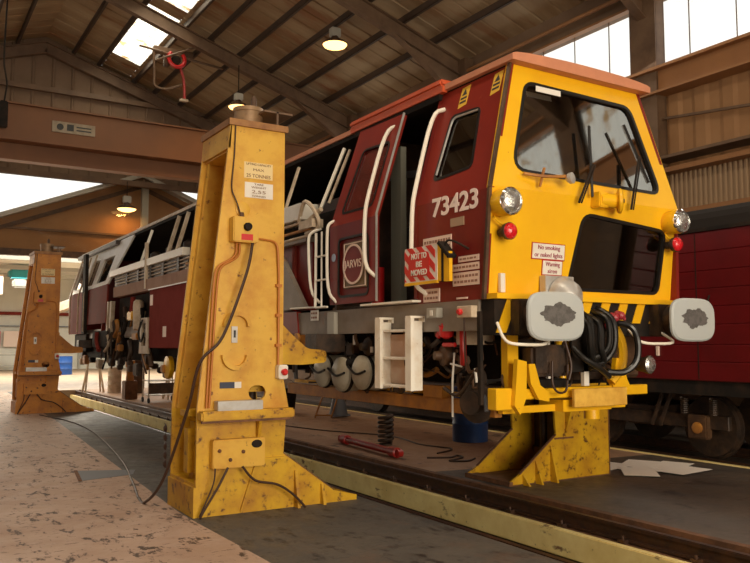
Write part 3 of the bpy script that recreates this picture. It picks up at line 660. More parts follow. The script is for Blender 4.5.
# seats, dashboard, pillars seen through the glass
for x in (4.95, 5.95):
    st = MB().box(x-.24, x+.24, 5.75, 6.2, 2.45, 2.57, .04).build('driver_seat', BLK, TR)
    MB().box(x-.23, x+.23, 6.16, 6.27, 2.6, 3.28, .05).box(x-.14, x+.14, 6.17, 6.26, 3.3, 3.5, .03).build('seat_back', BLK, st); MB().cyl((x, 6, 2.04), (x, 6, 2.45), .06).build('pedestal', OIL, st)
MB().box(4.4, 6.4, 5.2, 5.42, 2.84, 2.95, .03).build('dashboard', BLK, TR)
MB().box(5.45, 5.53, 5.45, 5.50, 2.05, 2.85).box(5.44, 5.56, 5.16, 5.22, 2.1, 2.75).build('inner_pillar', OCH, TR, smooth=0)
MB().box(5.36, 5.9, 5.18, 5.24, 2.6, 2.68).build('inner_shelf', OCH, TR, smooth=0)
MB().panel([(4.26, 2.0), (6.54, 2.0), (6.54, 2.95), (6.2, 4.06), (4.6, 4.06), (4.26, 2.95)], [], lambda u, v, w_: Vector((u, 7.74+w_, v)), .04).build('rear_bulkhead', DKBR, TR, smooth=0)
MB().bar((4.5, 7.6, 3.5), (6.2, 5.6, 3.55), .08, .08).bar((4.7, 5.9, 4.0), (6.0, 5.9, 4.0), .08, .08).build('overhead_duct', GREYD, TR)
# sliding door
door_lo = [(6.72, 2.06), (7.70, 2.06), (7.70, 2.93), (6.72, 2.93)]; door_up = [(6.72, 2.93), (7.70, 2.93), (7.62, 4.06), (6.70, 4.04)]
dw = rpf([(6.84, 3.76), (7.40, 3.78), (7.50, 3.06), (6.86, 3.06)], .07); dl = rpf([(6.87, 2.77), (7.50, 2.77), (7.50, 2.14), (6.87, 2.14)], .07)
sd = MB().panel(door_lo, [dl], sf(.05), .04).build('sliding_door', MAR, TR, smooth=0)
MB().panel(door_up, [dw], sf(.05), .04).build('upper_panel', RED2, sd, smooth=0)
MB().panel(dw, [], sf(.03), .01).build('door_window', mat('red tinted pane', (.16, .02, .015), .18, 0, (.10, .02, .015), 3, coat=.4), sd, smooth=0); ring('rubber_seal', dw, .014, .012, sf(.055), .015, RUB, sd)  # red reflection in the door glass is painted into the pane colour
MB().panel(dl, [], sf(.03), .01).build('lower_inset', MAR, sd, smooth=0); ring('rubber_seal', dl, .014, .012, sf(.055), .015, RUB, sd)
MB().bar((4.15, 6.71, 2.06), (4.15, 6.71, 2.95), .015, .02).bar((4.15, 6.71, 2.95), (4.48, 6.69, 4.04), .015, .02).build('door_edge_strip', SILV, sd, smooth=0)
# round badge on the lower inset
X_ = 4.150
bg_ = MB().box(X_-.012, X_+.03, 6.89, 7.36, 2.22, 2.71).build('badge_panel', mat('badge olive', (.20, .14, .07), .5), sd, smooth=0)
mb = MB(); f_ = lambda u, v, w_: Vector((X_-.020+w_, u, v)); P_ = [(6.90, 2.23), (7.35, 2.23), (7.35, 2.70), (6.90, 2.70)]; mb.panel(P_, [inset(P_, .012)], f_, .007)
mb.build('badge_border', LABEL, bg_, smooth=0)
circ = lambda cy, cz, r, n=32: [(cy+r*math.cos(2*PI*k/n), cz+r*math.sin(2*PI*k/n)) for k in range(n)]
MB().panel(circ(7.14, 2.47, .20), [], lambda u, v, w_: Vector((X_-.024+w_, u, v)), .012).build('badge_disc', MAR, bg_, smooth=0)
MB().panel(circ(7.14, 2.47, .215), [circ(7.14, 2.47, .192)], lambda u, v, w_: Vector((X_-.030+w_, u, v)), .01).build('badge_ring', LABEL, bg_, smooth=0)
text('JARVIS', .12, (X_-.028, 7.14, 2.47), RS, UP, LABEL, bg_, width=.36)
MB().lathe([(.045, 0), (.045, .005)], (4.146, 7.60, 2.58), (-1, 0, 0), 20).build('blue_roundel', mat('roundel', (.35, .45, .6), .5), sd)
# white handrails
def hr(pts, r=.021, name='handrail', mt=CREAM, par=TR): return MB().tube(pts, r, 10).build(name, mt, par)
hr([(4.50, 6.82, 3.94), (4.40, 6.93, 3.90), (4.13, 6.86, 3.12), (4.10, 6.86, 2.95), (4.10, 6.87, 2.42), (4.16, 6.74, 2.31)])
hr([(4.50, 6.0, 3.90), (4.40, 6.08, 3.87), (4.13, 6.0, 3.05), (4.10, 6.0, 2.88), (4.10, 6.02, 2.2), (4.2, 5.90, 2.08)])
MB().box(4.1, 4.22, 6.0, 6.95, 2.015, 2.035).build('door_step', CREAM, TR, smooth=0)
# -- front fittings
def lamp_unit(x, z, rx, r2, name):
    y = FY(z)
    hd = MB().lathe([(.10, 0), (.115, .05), (.118, .14), (.11, .17)], (x, y+.02, z), (0, -1, 0), 24).build(name, CABY, TR)
    MB().lathe([(.112, 0), (.118, .02), (.104, .035), (.10, .02)], (x, y-.14, z), (0, -1, 0), 24).build('chrome_ring', CHR, hd)
    MB().lathe([(.10, 0), (.085, .02), (.05, .032), (0, .036)], (x, y-.155, z), (0, -1, 0), 24).build('lens', LENS, hd)
    rx_, rzz = x+rx, z+r2
    tl = MB().lathe([(.035, 0), (.04, .06), (.07, .09), (.074, .13)], (rx_, FY(rzz), rzz), (0, -1, 0), 20).build('tail_lamp', OIL, TR)
    MB().lathe([(.07, 0), (.066, .02), (.045, .04), (0, .048)], (rx_, FY(rzz)-.125, rzz), (0, -1, 0), 20).build('lens', RLENS, tl)
    MB().tube([(x-.05, y-.0, z-.1), (x-.09, y-.05, z-.14), (rx_, FY(rzz)-.05, rzz+.05)], .008, 6).build('bracket', CABY, tl)
lamp_unit(C-1.10, 2.80, .03, -.24, 'headlamp'); lamp_unit(C+1.06, 2.81, -.01, -.22, 'headlamp')
# signs on the front
def fsign(x0, x1, z0, z1, lines, sz):
    y = FY(z0)-.004; f2 = lambda u, v, w_: Vector((u, FY(v)-.008+w_, v))
    s_ = MB().panel([(x0-.008, z0-.008), (x1+.008, z0-.008), (x1+.008, z1+.008), (x0-.008, z1+.008)], [], lambda u, v, w_: Vector((u, FY(v)-.005+w_, v)), .005).build('sign_plate', REDP, TR, smooth=0)
    MB().panel([(x0, z0), (x1, z0), (x1, z1), (x0, z1)], [], f2, .004).build('sign_face', WHT, s_, smooth=0)
    n = len(lines)
    for k, (b_, wd) in enumerate(lines):
        z = z1-(k+.5)*(z1-z0)/n; text(b_, sz, ((x0+x1)/2, FY(z)-.010, z), RF, (0, -.105, 1), mat('sign lettering', (.30, .02, .06), .5), s_, width=wd)
fsign(4.70, 5.08, 2.37, 2.50, (('No smoking', .26), ('or naked lights', .33)), .055)
fsign(4.83, 5.06, 2.235, 2.355, (('Warning', .17), ('siren', .11)), .055)
MB().box(4.335, 4.385, 5.03, 5.06, 2.06, 2.22).build('white_strip', WHT, TR)
# headlight box with polished reflector under the signs
rb = MB().box(4.80, 5.14, 4.98, 5.06, 1.98, 2.22).build('reflector_plate', SILV, TR, bev=.005)
MB().lathe([(.0, .0), (.17, 0), (.16, .05), (.12, .12), (.05, .16), (0, .17)], (4.99, 4.97, 2.04), (0, -1, 0), 28).build('reflector_bowl', SILV, rb)
# horn / wiper motor between the windows
hm = MB().cyl((5.42, 4.93, 2.93), (5.62, 4.88, 2.93), .065).box(5.38, 5.50, 4.88, 5.0, 2.86, 3.0, .01).build('wiper_motor', CABY, TR)
MB().lathe([(.105, 0), (.115, .01), (.115, .03), (.10, .04)], (5.61, 4.88, 2.93), (.8, -.7, 0), 24).build('motor_cap', CABY, hm)
MB().lathe([(.02, 0), (.02, .02)], (5.64, 4.85, 2.93), (.8, -.7, 0), 8).build('cap_bolt', OIL, hm)
def wiper(base, mid, b0, b1):
    wi = MB().tube([base, mid], .012, 6).tube([(base[0]+.03, base[1], base[2]), (mid[0]+.03, mid[1], mid[2])], .008, 6).build('wiper_arm', BLK, TR)
    MB().bar(b0, b1, .02, .03).build('wiper_blade', RUB, wi)
wiper((5.16, 4.92, 2.88), (5.36, 4.93, 3.25), (5.34, 4.93, 2.95), (5.38, 4.99, 3.62))
wiper((5.84, 4.92, 2.88), (5.98, 4.93, 3.40), (5.84, 4.99, 3.70), (6.10, 4.93, 3.16))
MB().tube([(4.55, 4.96, 3.08), (4.72, 4.9, 3.06), (4.95, 4.86, 3.08)], .014, 6).tube([(4.72, 4.95, 2.98), (4.73, 4.9, 3.14)], .014, 6).build('mirror_bracket', OCH, TR)
MB().lathe([(.02, 0), (.05, .03), (.05, .06), (.0, .07)], (4.97, 4.88, 3.06), (.3, -1, .1), 16).build('spot_lamp', SILV, TR)
# -- headstock: striped beam, buffers
MB().box(C-1.19, C+1.2, 4.93, 5.12, 2.0, 2.045).build('front_ledge', CABY, TR, smooth=0)
hs = MB().box(C-1.18, C+1.18, 4.98, 5.14, 1.70, 2.0).build('headstock', BLK, TR, smooth=0)
mb = MB(); x = C-1.17
while x < C+1.05:
    a = x+.10; z0 = 1.72 if x < C-1.1 else 1.82
    mb.panel([(x, z0), (x+.11, z0), (x+.11+(2.0-z0)*.45, 2.0), (x+(2.0-z0)*.45, 2.0)], [], lambda u, v, w_: Vector((min(u, C+1.18), 4.974+w_, v)), .006); x += .235
mb.build('hazard_stripes', CABY, hs, smooth=0)
hx = lambda cx, cz, rx, rz_, k: None
def sup(cx, cz, a, b, n=36, e=.55): return [(cx+a*math.copysign(abs(math.cos(2*PI*k/n))**e, math.cos(2*PI*k/n)), cz+b*math.copysign(abs(math.sin(2*PI*k/n))**e, math.sin(2*PI*k/n))) for k in range(n)]
for i, bx in enumerate((4.59, 6.32)):
    bf = MB().box(bx-.20, bx+.12, 4.86, 5.0, 1.70, 2.0, .01).lathe([(.15, 0), (.15, .22), (.135, .23), (.135, .34)], (bx-.02, 4.98, 1.85), (0, -1, 0), 24).build('buffer', OIL, TR)
    mb = MB(); S1 = sup(bx, 1.85, .31, .20); S2 = sup(bx, 1.85, .295, .185); S3 = sup(bx, 1.85, .17, .10); rows = [(S3, 4.70), (S1, 4.665), (S1, 4.645), (S2, 4.63), (sup(bx, 1.85, .2, .12), 4.622)]
    rings = [[mb.bm.verts.new((p[0], y, p[1])) for p in S_] for S_, y in rows]
    for A_, B_ in zip(rings, rings[1:]):
        for k in range(36): mb.bm.faces.new((A_[k], A_[(k+1) % 36], B_[(k+1) % 36], B_[k]))
    mb.bm.faces.new(rings[0][::-1]); mb.bm.faces.new(rings[-1]); mb.build('buffer_head', BUF, bf)
    random.seed(3+i); G = [(bx-.0+(.18+.02*math.sin(k*.9+i*2)+.012*random.uniform(-1, 1))*math.cos(2*PI*k/60), 1.865+(.088+.012*math.sin(k*.6+i)+.008*random.uniform(-1, 1))*math.sin(2*PI*k/60)) for k in range(60)]
    MB().panel(G, [], lambda u, v, w_: Vector((u, 4.6205+w_, v)), .004).build('grease_patch', GREASE, bf, smooth=0)
# shunter's handrails under the buffers
hr([(4.24, 4.97, 1.80), (4.17, 4.80, 1.64), (4.28, 4.74, 1.62), (4.60, 4.74, 1.62), (4.60, 4.84, 1.70)], .013)
hr([(5.82, 4.97, 1.76), (5.76, 4.78, 1.63), (6.22, 4.74, 1.63), (6.14, 4.88, 1.74)], .013)
# -- plough frame below the headstock
MB().box(4.42, 6.10, 5.0, 5.08, 1.16, 1.25).build('cross_beam', CABY, TR, bev=.008)
MB().box(4.25, 4.42, 5.0, 5.12, 1.08, 1.26).build('beam_end_bracket', CABY, TR, bev=.008)
MB().panel([(4.40, 1.12), (4.46, 1.04), (4.53, 1.18), (4.54, 1.48), (4.44, 1.50), (4.42, 1.3)], [], lambda u, v, w_: Vector((u, 4.95+w_, v)), .05).build('front_bracket', CABY, TR, smooth=0)
MB().panel([(4.66, 1.16), (4.78, 1.14), (4.78, 1.22), (4.68, 1.28), (4.62, 1.46), (4.55, 1.46), (4.57, 1.3)], [], lambda u, v, w_: Vector((u, 4.94+w_, v)), .04).build('lower_hook', CABY, TR, smooth=0)
MB().box(5.04, 5.70, 4.90, 4.94, 1.08, 1.24).build('step_plate', mat('worn yellow plate', (.80, .48, .08), .45, 0, (.60, .30, .04), 7, .4, .7, .1), TR, bev=.006)
MB().box(4.46, 4.58, 5.10, 5.18, 1.25, 1.74).box(4.4, 5.9, 5.1, 5.16, 1.04, 1.10).build('frame_upright', CABY, TR, smooth=0)
MB().cyl((5.12, 5.12, 1.38), (5.12, 5.12, 1.70), .07, 16).cyl((5.12, 5.12, 1.25), (5.12, 5.12, 1.38), .03, 12).build('frame_upright', CABY, TR, smooth=0)
MB().tube([(5.60, 5.0, 1.28), (5.74, 4.98, 1.42), (5.74, 4.98, 1.66), (5.60, 5.0, 1.84)], .045, 8).build('curved_bracket', CABY, TR)
MB().panel([(5.60, 1.2), (5.86, 1.2), (5.80, 1.3), (5.72, 1.5), (5.66, 1.5)], [], lambda u, v, w_: Vector((u, 4.98+w_, v)), .05).build('frame_upright', CABY, TR, smooth=0)
MB().box(4.83, 4.855, 5.0, 5.03, 1.28, 1.66).build('white_rod', WHT, TR); MB().box(5.22, 5.28, 4.96, 5.0, 1.26, 1.48).build('white_rod', WHT, TR)
MB().box(4.62, 5.05, 4.98, 5.06, 1.25, 1.33).build('toolbox', RUB, TR, bev=.01)
MB().box(4.66, 5.76, 5.22, 5.3, 1.3, 1.9).build('dark_shield', OIL, TR, smooth=0)
MB().box(4.62, 5.06, 4.96, 5.12, 1.35, 1.62, .03).build('air_reservoir', OIL, TR)
MB().lathe([(.06, 0), (.07, .08), (.085, .11), (.085, .13)], (5.88, 4.93, 1.44), (.15, -1, 0), 24).build('lower_lamp', OIL, TR); MB().lathe([(.08, 0), (.06, .02), (0, .03)], (5.90, 4.80, 1.44), (.15, -1, 0), 24).build('lower_lamp_lens', LENS, TR)
MB().box(5.0, 5.6, 5.0, 5.3, 1.04, 1.14).lathe([(.07, 0), (.07, .08)], (5.4, 5.05, 1.04), (0, 0, -1), 16).build('lower_bracket', CABY, TR)
# hoses
for i, pts in enumerate([
    [(5.14, 4.98, 1.88), (5.13, 4.82, 1.80), (5.14, 4.80, 1.62), (5.20, 4.84, 1.50), (5.36, 4.90, 1.44)],
    [(5.27, 4.98, 1.88), (5.26, 4.81, 1.80), (5.25, 4.79, 1.60), (5.32, 4.82, 1.50), (5.40, 4.9, 1.46)],
    [(5.36, 4.98, 1.92), (5.37, 4.82, 1.84), (5.36, 4.79, 1.64), (5.30, 4.82, 1.54), (5.18, 4.9, 1.48)],
    [(5.42, 4.98, 1.95), (5.45, 4.83, 1.84), (5.44, 4.80, 1.62), (5.36, 4.84, 1.48), (5.20, 4.88, 1.42)],
    [(5.54, 4.95, 1.82), (5.64, 4.80, 1.79), (5.70, 4.77, 1.66), (5.69, 4.78, 1.48), (5.58, 4.82, 1.38), (5.42, 4.88, 1.38)],
    [(5.04, 4.92, 1.60), (5.10, 4.84, 1.50), (5.24, 4.80, 1.42), (5.40, 4.84, 1.34)],
    [(5.20, 4.95, 1.90), (5.19, 4.85, 1.82), (5.20, 4.84, 1.60), (5.26, 4.88, 1.46)]]):
    MB().curve(pts, .026 if i != 4 else .03, 10).build('air_hose', RUB, TR)
MB().box(5.08, 5.50, 4.96, 4.985, 1.38, 1.90).build('hose_plate', BLK, TR, bev=.005)
for x, z in ((5.50, 1.88), (5.46, 1.80), (5.58, 1.90)):
    MB().lathe([(.02, 0), (.038, .02), (.038, .08), (.02, .1)], (x, 4.92, z), (.2, -1, -.3), 12).tube([(x, 4.9, z), (x+.09, 4.88, z-.05)], .016, 6).build('red_cock', mat('cock red', (.34, .03, .04), .4), TR)
MB().curve([(4.98, 4.95, 1.66), (5.0, 4.9, 1.45), (4.97, 4.9, 1.32)], .012).curve([(4.80, 4.92, 1.48), (4.78, 4.9, 1.3), (4.84, 4.9, 1.22), (4.96, 4.92, 1.24), (4.98, 4.92, 1.45)], .010).build('thin_hose', CABLE, TR)
# -- solebar
sb = MB().box(4.20, 4.32, 5.16, 9.0, 1.74, 2.0).box(4.32, 4.5, 5.16, 22.5, 1.78, 2.0).build('solebar', GREY, TR, smooth=0)
MB().box(4.19, 4.22, 5.13, 5.17, 1.12, 1.9).build('corner_post', BLK, TR, smooth=0)
MB().box(6.48, 6.58, 5.16, 22.5, 1.74, 2.0).box(4.5, 6.5, 5.2, 22.5, 1.94, 2.0).build('underframe', DKBR, TR, smooth=0)
g1 = MB().box(4.13, 4.2, 5.66, 5.82, 1.86, 1.95).build('switch_box', LGREY, TR, bev=.006); MB().box(4.125, 4.13, 5.72, 5.76, 1.88, 1.93).build('switch_handle', WHT, g1)
g2 = MB().box(4.13, 4.2, 5.17, 5.37, 1.85, 1.95).build('switch_box', PALE, TR, bev=.006); MB().lathe([(.025, 0), (.03, .02), (.02, .035)], (4.13, 5.31, 1.90), (-1, 0, 0), 14).build('stop_button', REDV, g2)
MB().tube([(4.16, 5.30, 1.85), (4.18, 5.33, 1.7), (4.25, 5.40, 1.4)], .008).build('switch_cable', CABLE, TR)
MB().box(4.3, 4.6, 5.45, 5.6, 1.62, 1.9).build('frame_bracket', PALE, TR, smooth=0)
label(8.06, 8.24, 1.90, 2.02, 2, WHT, 4.19)
MB().box(4.15, 4.2, 7.60, 7.76, 1.68, 1.98).build('grille_box', LGREY, TR, bev=.005)
# -- under the cab: reservoirs, beam, pipes
for y, z, r in ((7.12, 1.33, .18), (7.56, 1.30, .19), (8.0, 1.32, .18)):
    tk = MB().lathe([(.0, 0), (r*.75, .015), (r, .05), (r, .62), (r*.75, .66), (0, .67)], (4.16, y, z), (1, 0, 0), 28).build('air_tank', mat('tank grey white', (.50, .46, .36), .45, 0, (.36, .30, .2), 5), TR)
    MB().tube([(4.155, y-r*.98, z+.02), (4.15, y, z-.03), (4.155, y+r*.98, z+.06)], .014, 6).build('tank_hose', RUB, tk)
    MB().lathe([(r+.004, 0), (r+.012, .01), (r+.012, .03), (r+.004, .04)], (4.24, y, z), (1, 0, 0), 28).build('tank_strap', BLK, tk)
MB().box(4.40, 4.48, 5.2, 9.3, 1.00, 1.13).build('lower_beam', OCH, TR, bev=.006)
MB().box(4.50, 4.56, 5.3, 9.3, 1.14, 1.18).build('lower_rail', CABY, TR, smooth=0)
MB().box(4.36, 4.46, 5.9, 6.2, 1.13, 1.24).build('beam_bracket', OCH, TR, smooth=0)
MB().box(4.7, 6.1, 5.4, 9.4, 1.25, 1.92).build('gearbox_housing', BLK, TR, smooth=0)
MB().box(5.0, 6.3, 5.25, 5.7, 1.3, 1.9).build('drive_housing', DKBR, TR, bev=.03)
random.seed(21)
PM = [OIL, DKBR, BLK, OIL, DKBR, OCH, RUST, GREYD, CABLE]
for i in range(80):
    y = random.uniform(5.2, 9.3); x = random.uniform(4.24, 4.6); z = random.uniform(1.18, 1.74); dy = random.uniform(-.5, .5)
    MB().tube([(x, y, z), (x+random.uniform(-.05, .1), y+dy*.4, z+random.uniform(-.12, .12)), (x, y+dy, z+random.uniform(-.25, .25))], random.choice((.008, .012, .018, .028)), 7).build('under_pipe', PM[i % 9], TR)
for i in range(20):
    y = 5.4+i*.2+random.uniform(-.06, .06); x = random.uniform(4.32, 4.6); z = random.uniform(1.3, 1.68); s_ = random.uniform(.05, .12)
    if i % 2: MB().box(x-s_*.6, x+s_*.6, y-s_, y+s_, z-s_*.8, z+s_*.8, .012).build('valve_block', PM[i % 5], TR)
    else: MB().lathe([(s_*.6, 0), (s_, .02), (s_, .08), (s_*.5, .1), (s_*.4, .16)], (x, y, z), (-1, random.uniform(-.3, .3), 0), 16).build('brake_valve', PM[(i+2) % 5], TR)
mb = MB().lathe([(.03, 0), (.07, .03), (.07, .12), (.03, .15)], (4.28, 5.72, 1.68), (-.2, -.3, 1), 14).tube([(4.25, 5.8, 1.70), (4.22, 5.66, 1.80)], .03, 8).tube([(4.25, 5.72, 1.62), (4.25, 5.55, 1.62)], .02, 8); mb.build('red_valve', REDV, TR)
MB().tube([(4.28, 5.48, 1.78), (4.26, 5.45, 1.55), (4.3, 5.5, 1.45)], .03, 8).build('red_valve', REDP, TR)
MB().tube([(4.28, 5.60, 1.55), (4.27, 5.62, 1.3), (4.3, 5.66, .98)], .010, 6).tube([(4.28, 5.66, 1.45), (4.28, 5.50, 1.43)], .010, 6).tube([(4.27, 5.3, 1.42), (4.27, 5.28, 1.3)], .012, 6).build('white_pipe', WHT, TR)
MB().box(4.22, 4.25, 8.2, 8.22, 1.45, 1.55).box(4.24, 4.26, 7.32, 7.34, 1.62, 1.72).box(4.24, 4.26, 6.95, 6.98, 1.54, 1.60).build('tag_plate', WHT, TR)
MB().lathe([(.06, 0), (.15, .02), (.15, .2), (.05, .24)], (4.20, 8.55, 1.70), (1, 0, 0), 20).lathe([(.03, 0), (.06, .02), (.06, .05)], (4.2, 8.55, 1.70), (-1, 0, 0), 12).build('pump', OCH, TR)
MB().box(4.22, 4.5, 8.05, 8.45, 1.66, 1.78, .02).build('yellow_bracket', OCH, TR)
sp = thing  # (suspension coil of the machine sits behind the frame)
MB().lathe([(.16, 0), (.18, .03), (.18, .06), (.1, .1), (.1, .16)], (4.42, 5.42, 1.12), (-1, -.3, 0), 20).box(4.3, 4.55, 5.3, 5.55, 1.02, 1.18, .05).build('final_drive', OIL, TR)
random.seed(5)
for i in range(26):
    x = random.uniform(4.45, 5.9); z = random.uniform(1.3, 1.85); y = random.uniform(5.06, 5.2)
    MB().curve([(x, y, z), (x+random.uniform(-.12, .12), y-.04, z-.1), (x+random.uniform(-.2, .2), y, z-random.uniform(.12, .35))], random.choice((.008, .012, .018))).build('front_hose', [BLK, OIL, DKBR, RUB, OIL, RUST, BLK, OCH][i % 8], TR)
# -- open machinery section behind the door
SEC = TR
def post(y0, z0, y1, z1, w_, mt=PALE, name='roof_post', dx=0): MB().bar((XS(z0)+.03+dx, y0, z0), (XS(z1)+.03+dx, y1, z1), w_, w_*.7).build(name, mt, TR, smooth=0)
post(8.08, 3.97, 8.26, 3.26, .05, CREAM); post(8.0, 3.94, 8.16, 3.3, .045, PALE, dx=.04)
post(9.33, 3.98, 9.36, 3.4, .05)
for ya in (12.6, 13.95, 14.5): post(ya, 4.06, ya-.05, 3.30, .07)
post(16.25, 4.0, 16.3, 3.3, .08, CREAM)
for ya in (10.6, 11.8): post(ya, 4.06, ya-.05, 3.3, .07)
hr([(4.25, 8.10, 2.98), (4.12, 8.15, 2.92), (4.10, 8.14, 2.80), (4.10, 8.08, 2.22), (4.16, 7.96, 2.10)], .017)
hr([(4.25, 7.62, 3.02), (4.12, 7.68, 2.98), (4.10, 7.68, 2.86), (4.10, 7.67, 2.2), (4.16, 7.55, 2.08)], .017)
ld = hr([(4.12, 7.98, 2.90), (4.12, 7.99, 2.04)], .016, 'ladder_stile'); hr([(4.12, 7.84, 2.90), (4.12, 7.84, 2.04)], .011, 'ladder_stile')
for z in (2.04, 2.35, 2.62): hr([(4.12, 7.98, z), (4.12, 7.70, z)], .012, 'ladder_rung')
hr([(4.17, 8.75, 2.06), (4.17, 7.85, 2.05)], .012, 'footboard_edge')
MB().box(4.18, 4.42, 8.5, 9.4, 3.14, 3.34).box(4.17, 4.18, 8.5, 9.4, 3.14, 3.34).build('walkway_cover', WHT, TR, bev=.01)
MB().box(4.18, 4.42, 9.42, 12.4, 3.14, 3.32).build('walkway_cover', PALE, TR, bev=.01)
for z, mt in ((3.08, PALE), (2.98, OCH), (2.90, PALE)): MB().tube([(4.2, 8.3, z+.02), (4.2, 12.9, z)], .018, 8).build('pipe_run', mt, TR)
MB().tube([(4.2, 8.45, 3.05), (4.2, 8.3, 3.1), (4.22, 8.05, 3.2)], .03).curve([(4.2, 8.6, 3.1), (4.15, 8.35, 3.32), (4.18, 8.15, 3.2), (4.22, 8.1, 3.0), (4.2, 8.4, 2.95)], .025).box(4.15, 4.3, 8.15, 8.5, 3.0, 3.1).build('hose_bundle', PALE, TR)
MB().box(4.30, 4.36, 8.42, 13.0, 2.04, 2.90).build('machinery_panel', MAR, TR, smooth=0)
for y in (8.85, 9.4, 10): MB().box(4.27, 4.30, y, y+.07, 2.04, 2.90).build('panel_rib', PINKM, TR, smooth=0)
MB().box(4.2, 4.36, 8.4, 12.8, 2.86, 2.93).build('sill_beam', GREY, TR, smooth=0)
MB().panel([(9.1, 2.74), (8.42, 2.06), (9.3, 2.04)], [], lambda u, v, w_: Vector((4.2+w_, u, v)), .06).build('sloping_fairing', GREY, TR, smooth=0)
MB().panel([(9.2, 2.02), (8.6, 2.02), (8.55, 1.76), (9.3, 1.7)], [], lambda u, v, w_: Vector((4.18+w_, u, v)), .06).build('lower_fairing', MAR, TR, smooth=0)
MB().box(4.6, 6.2, 8.1, 12.4, 2.02, 3.3, .05).build('engine_casing', BLK, TR)
MB().box(4.7, 6.2, 12.9, 17.2, 2.02, 3.3, .05).build('engine_casing', OIL, TR)
for y in (13.3, 14.4, 15.5, 16.6):
    MB().lathe([(.02, 0), (.12, .03), (.12, .25), (.05, .3)], (4.75, y, 3.3), (0, 0, 1), 16).build('filter_canister', OIL, TR)
MB().panel([(8.0, 2.0), (23.0, 2.0), (23.0, 2.93), (8.0, 2.93)], [], sf(0, -1), .04).panel([(8.0, 2.93), (23.0, 2.93), (23.0, 4.1), (8.0, 4.1)], [rr(19+1.4*k, 20+1.4*k, 3.2, 3.9, .05) for k in range(2)], sf(0, -1), .04).build('far_side_panel', MAR, TR, smooth=0)
# walkway with rails further back
MB().box(4.16, 4.30, 13.0, 18.2, 3.14, 3.28).build('walkway_beam', CREAM, TR, bev=.008)
for z in (3.08, 3.02, 2.95): MB().cyl((4.22, 12.9, z), (4.22, 17.9, z), .014, 8).build('pipe_run', PALE, TR)
for y in (13.3, 14.2, 15.0, 15.9, 16.8): MB().box(4.2, 4.3, y, y+.12, 2.9, 3.14).build('pipe_bracket', OIL, TR, smooth=0)
MB().box(4.24, 4.30, 12.9, 18.0, 2.86, 3.14).build('dark_backing', OIL, TR, smooth=0)
MB().box(4.16, 4.30, 12.7, 17.8, 2.66, 2.88).build('side_fascia', PINKM if False else mat('dusty tan fascia', (.42, .25, .17), .7, 0, (.34, .18, .12), 3, spec=.15), TR, smooth=0)
MB().box(4.15, 4.16, 12.7, 15.0, 2.655, 2.675).build('white_line', WHT, TR, smooth=0)
MB().box(4.14, 4.20, 15.2, 15.26, 2.70, 3.60).build('stanchion', PALE, TR, smooth=0)
mp = MB().box(4.17, 4.26, 12.4, 14.95, 1.56, 2.66).build('side_tank', mat('tank maroon', (.27, .045, .035), .85, 0, (.22, .035, .025), 2, spec=.05), TR, bev=.01)
MB().box(4.165, 4.17, 14.72, 14.90, 2.36, 2.56).build('tank_label', LABEL, mp); MB().box(4.165, 4.17, 13.85, 14.05, 1.76, 1.95).build('tank_label', LABEL, mp)
MB().box(4.35, 6.3, 15.0, 18.0, 1.9, 2.65).build('machinery_block', BLK, TR, smooth=0)
MB().lathe([(.05, 0), (.10, .04), (.11, .5), (.10, .58), (.06, .62)], (4.22, 15.9, 1.9), (0, 0, 1), 20).build('hydraulic_cylinder', PALE, TR)
MB().box(4.14, 4.3, 16.15, 16.5, 2.12, 2.30, .02).build('yellow_block', CABY, TR); MB().box(4.14, 4.3, 15.75, 16.1, 1.72, 1.86, .02).build('yellow_block', OCH, TR)
fr = MB().panel([(15.0, 1.45), (15.6, 1.45), (15.5, 2.14), (15.05, 2.14)], [[(15.14, 1.6), (15.46, 1.6), (15.4, 2.04), (15.16, 2.04)]], lambda u, v, w_: Vector((4.16+w_, u, v)), .05).build('tamping_frame', PALE, TR, smooth=0)
MB().curve([(4.14, 15.3, 2.1), (4.1, 15.42, 1.85), (4.12, 15.3, 1.68), (4.14, 15.2, 1.85)], .02, 8).build('frame_hose', RUB, fr)
for i in range(38):
    y = random.uniform(15.0, 19.6); z = random.uniform(1.5, 2.6); x = random.uniform(4.16, 4.34)
    MB().tube([(x, y, z), (x, y+random.uniform(-.2, .2), z-.2), (x, y+random.uniform(-.3, .3), z-random.uniform(.3, .5))], random.choice((.02, .035, .05)), 6).build('hanging_hose', [OIL, DKBR, BLK, PINKM, PALE, OIL, BLK, DKBR, OCH][i % 9], TR)
MB().cyl((4.25, 13.2, 1.5), (4.25, 12.4, 1.5), .06).build('axle_damper', OIL, TR)
MB().box(4.4, 6.2, 9.4, 22.4, 1.30, 1.76).build('lower_housing', BLK, TR, smooth=0)
for i in range(30):
    y = random.uniform(12.4, 22.4); z = random.uniform(1.1, 1.6); x = random.uniform(4.2, 4.6); s_ = random.uniform(.06, .16)
    MB().box(x-.06, x+.06, y-s_, y+s_, z-s_, z+s_*.7, .02).build('running_gear', [OIL, BLK, DKBR, OIL, OCH, BLK, DKBR, PALE][i % 8], TR)
MB().lathe([(.1, 0), (.2, .02), (.2, .1), (.1, .12)], (4.2, 13.95, 1.22), (1, 0, 0), 20).build('yellow_cover', CABY, TR)
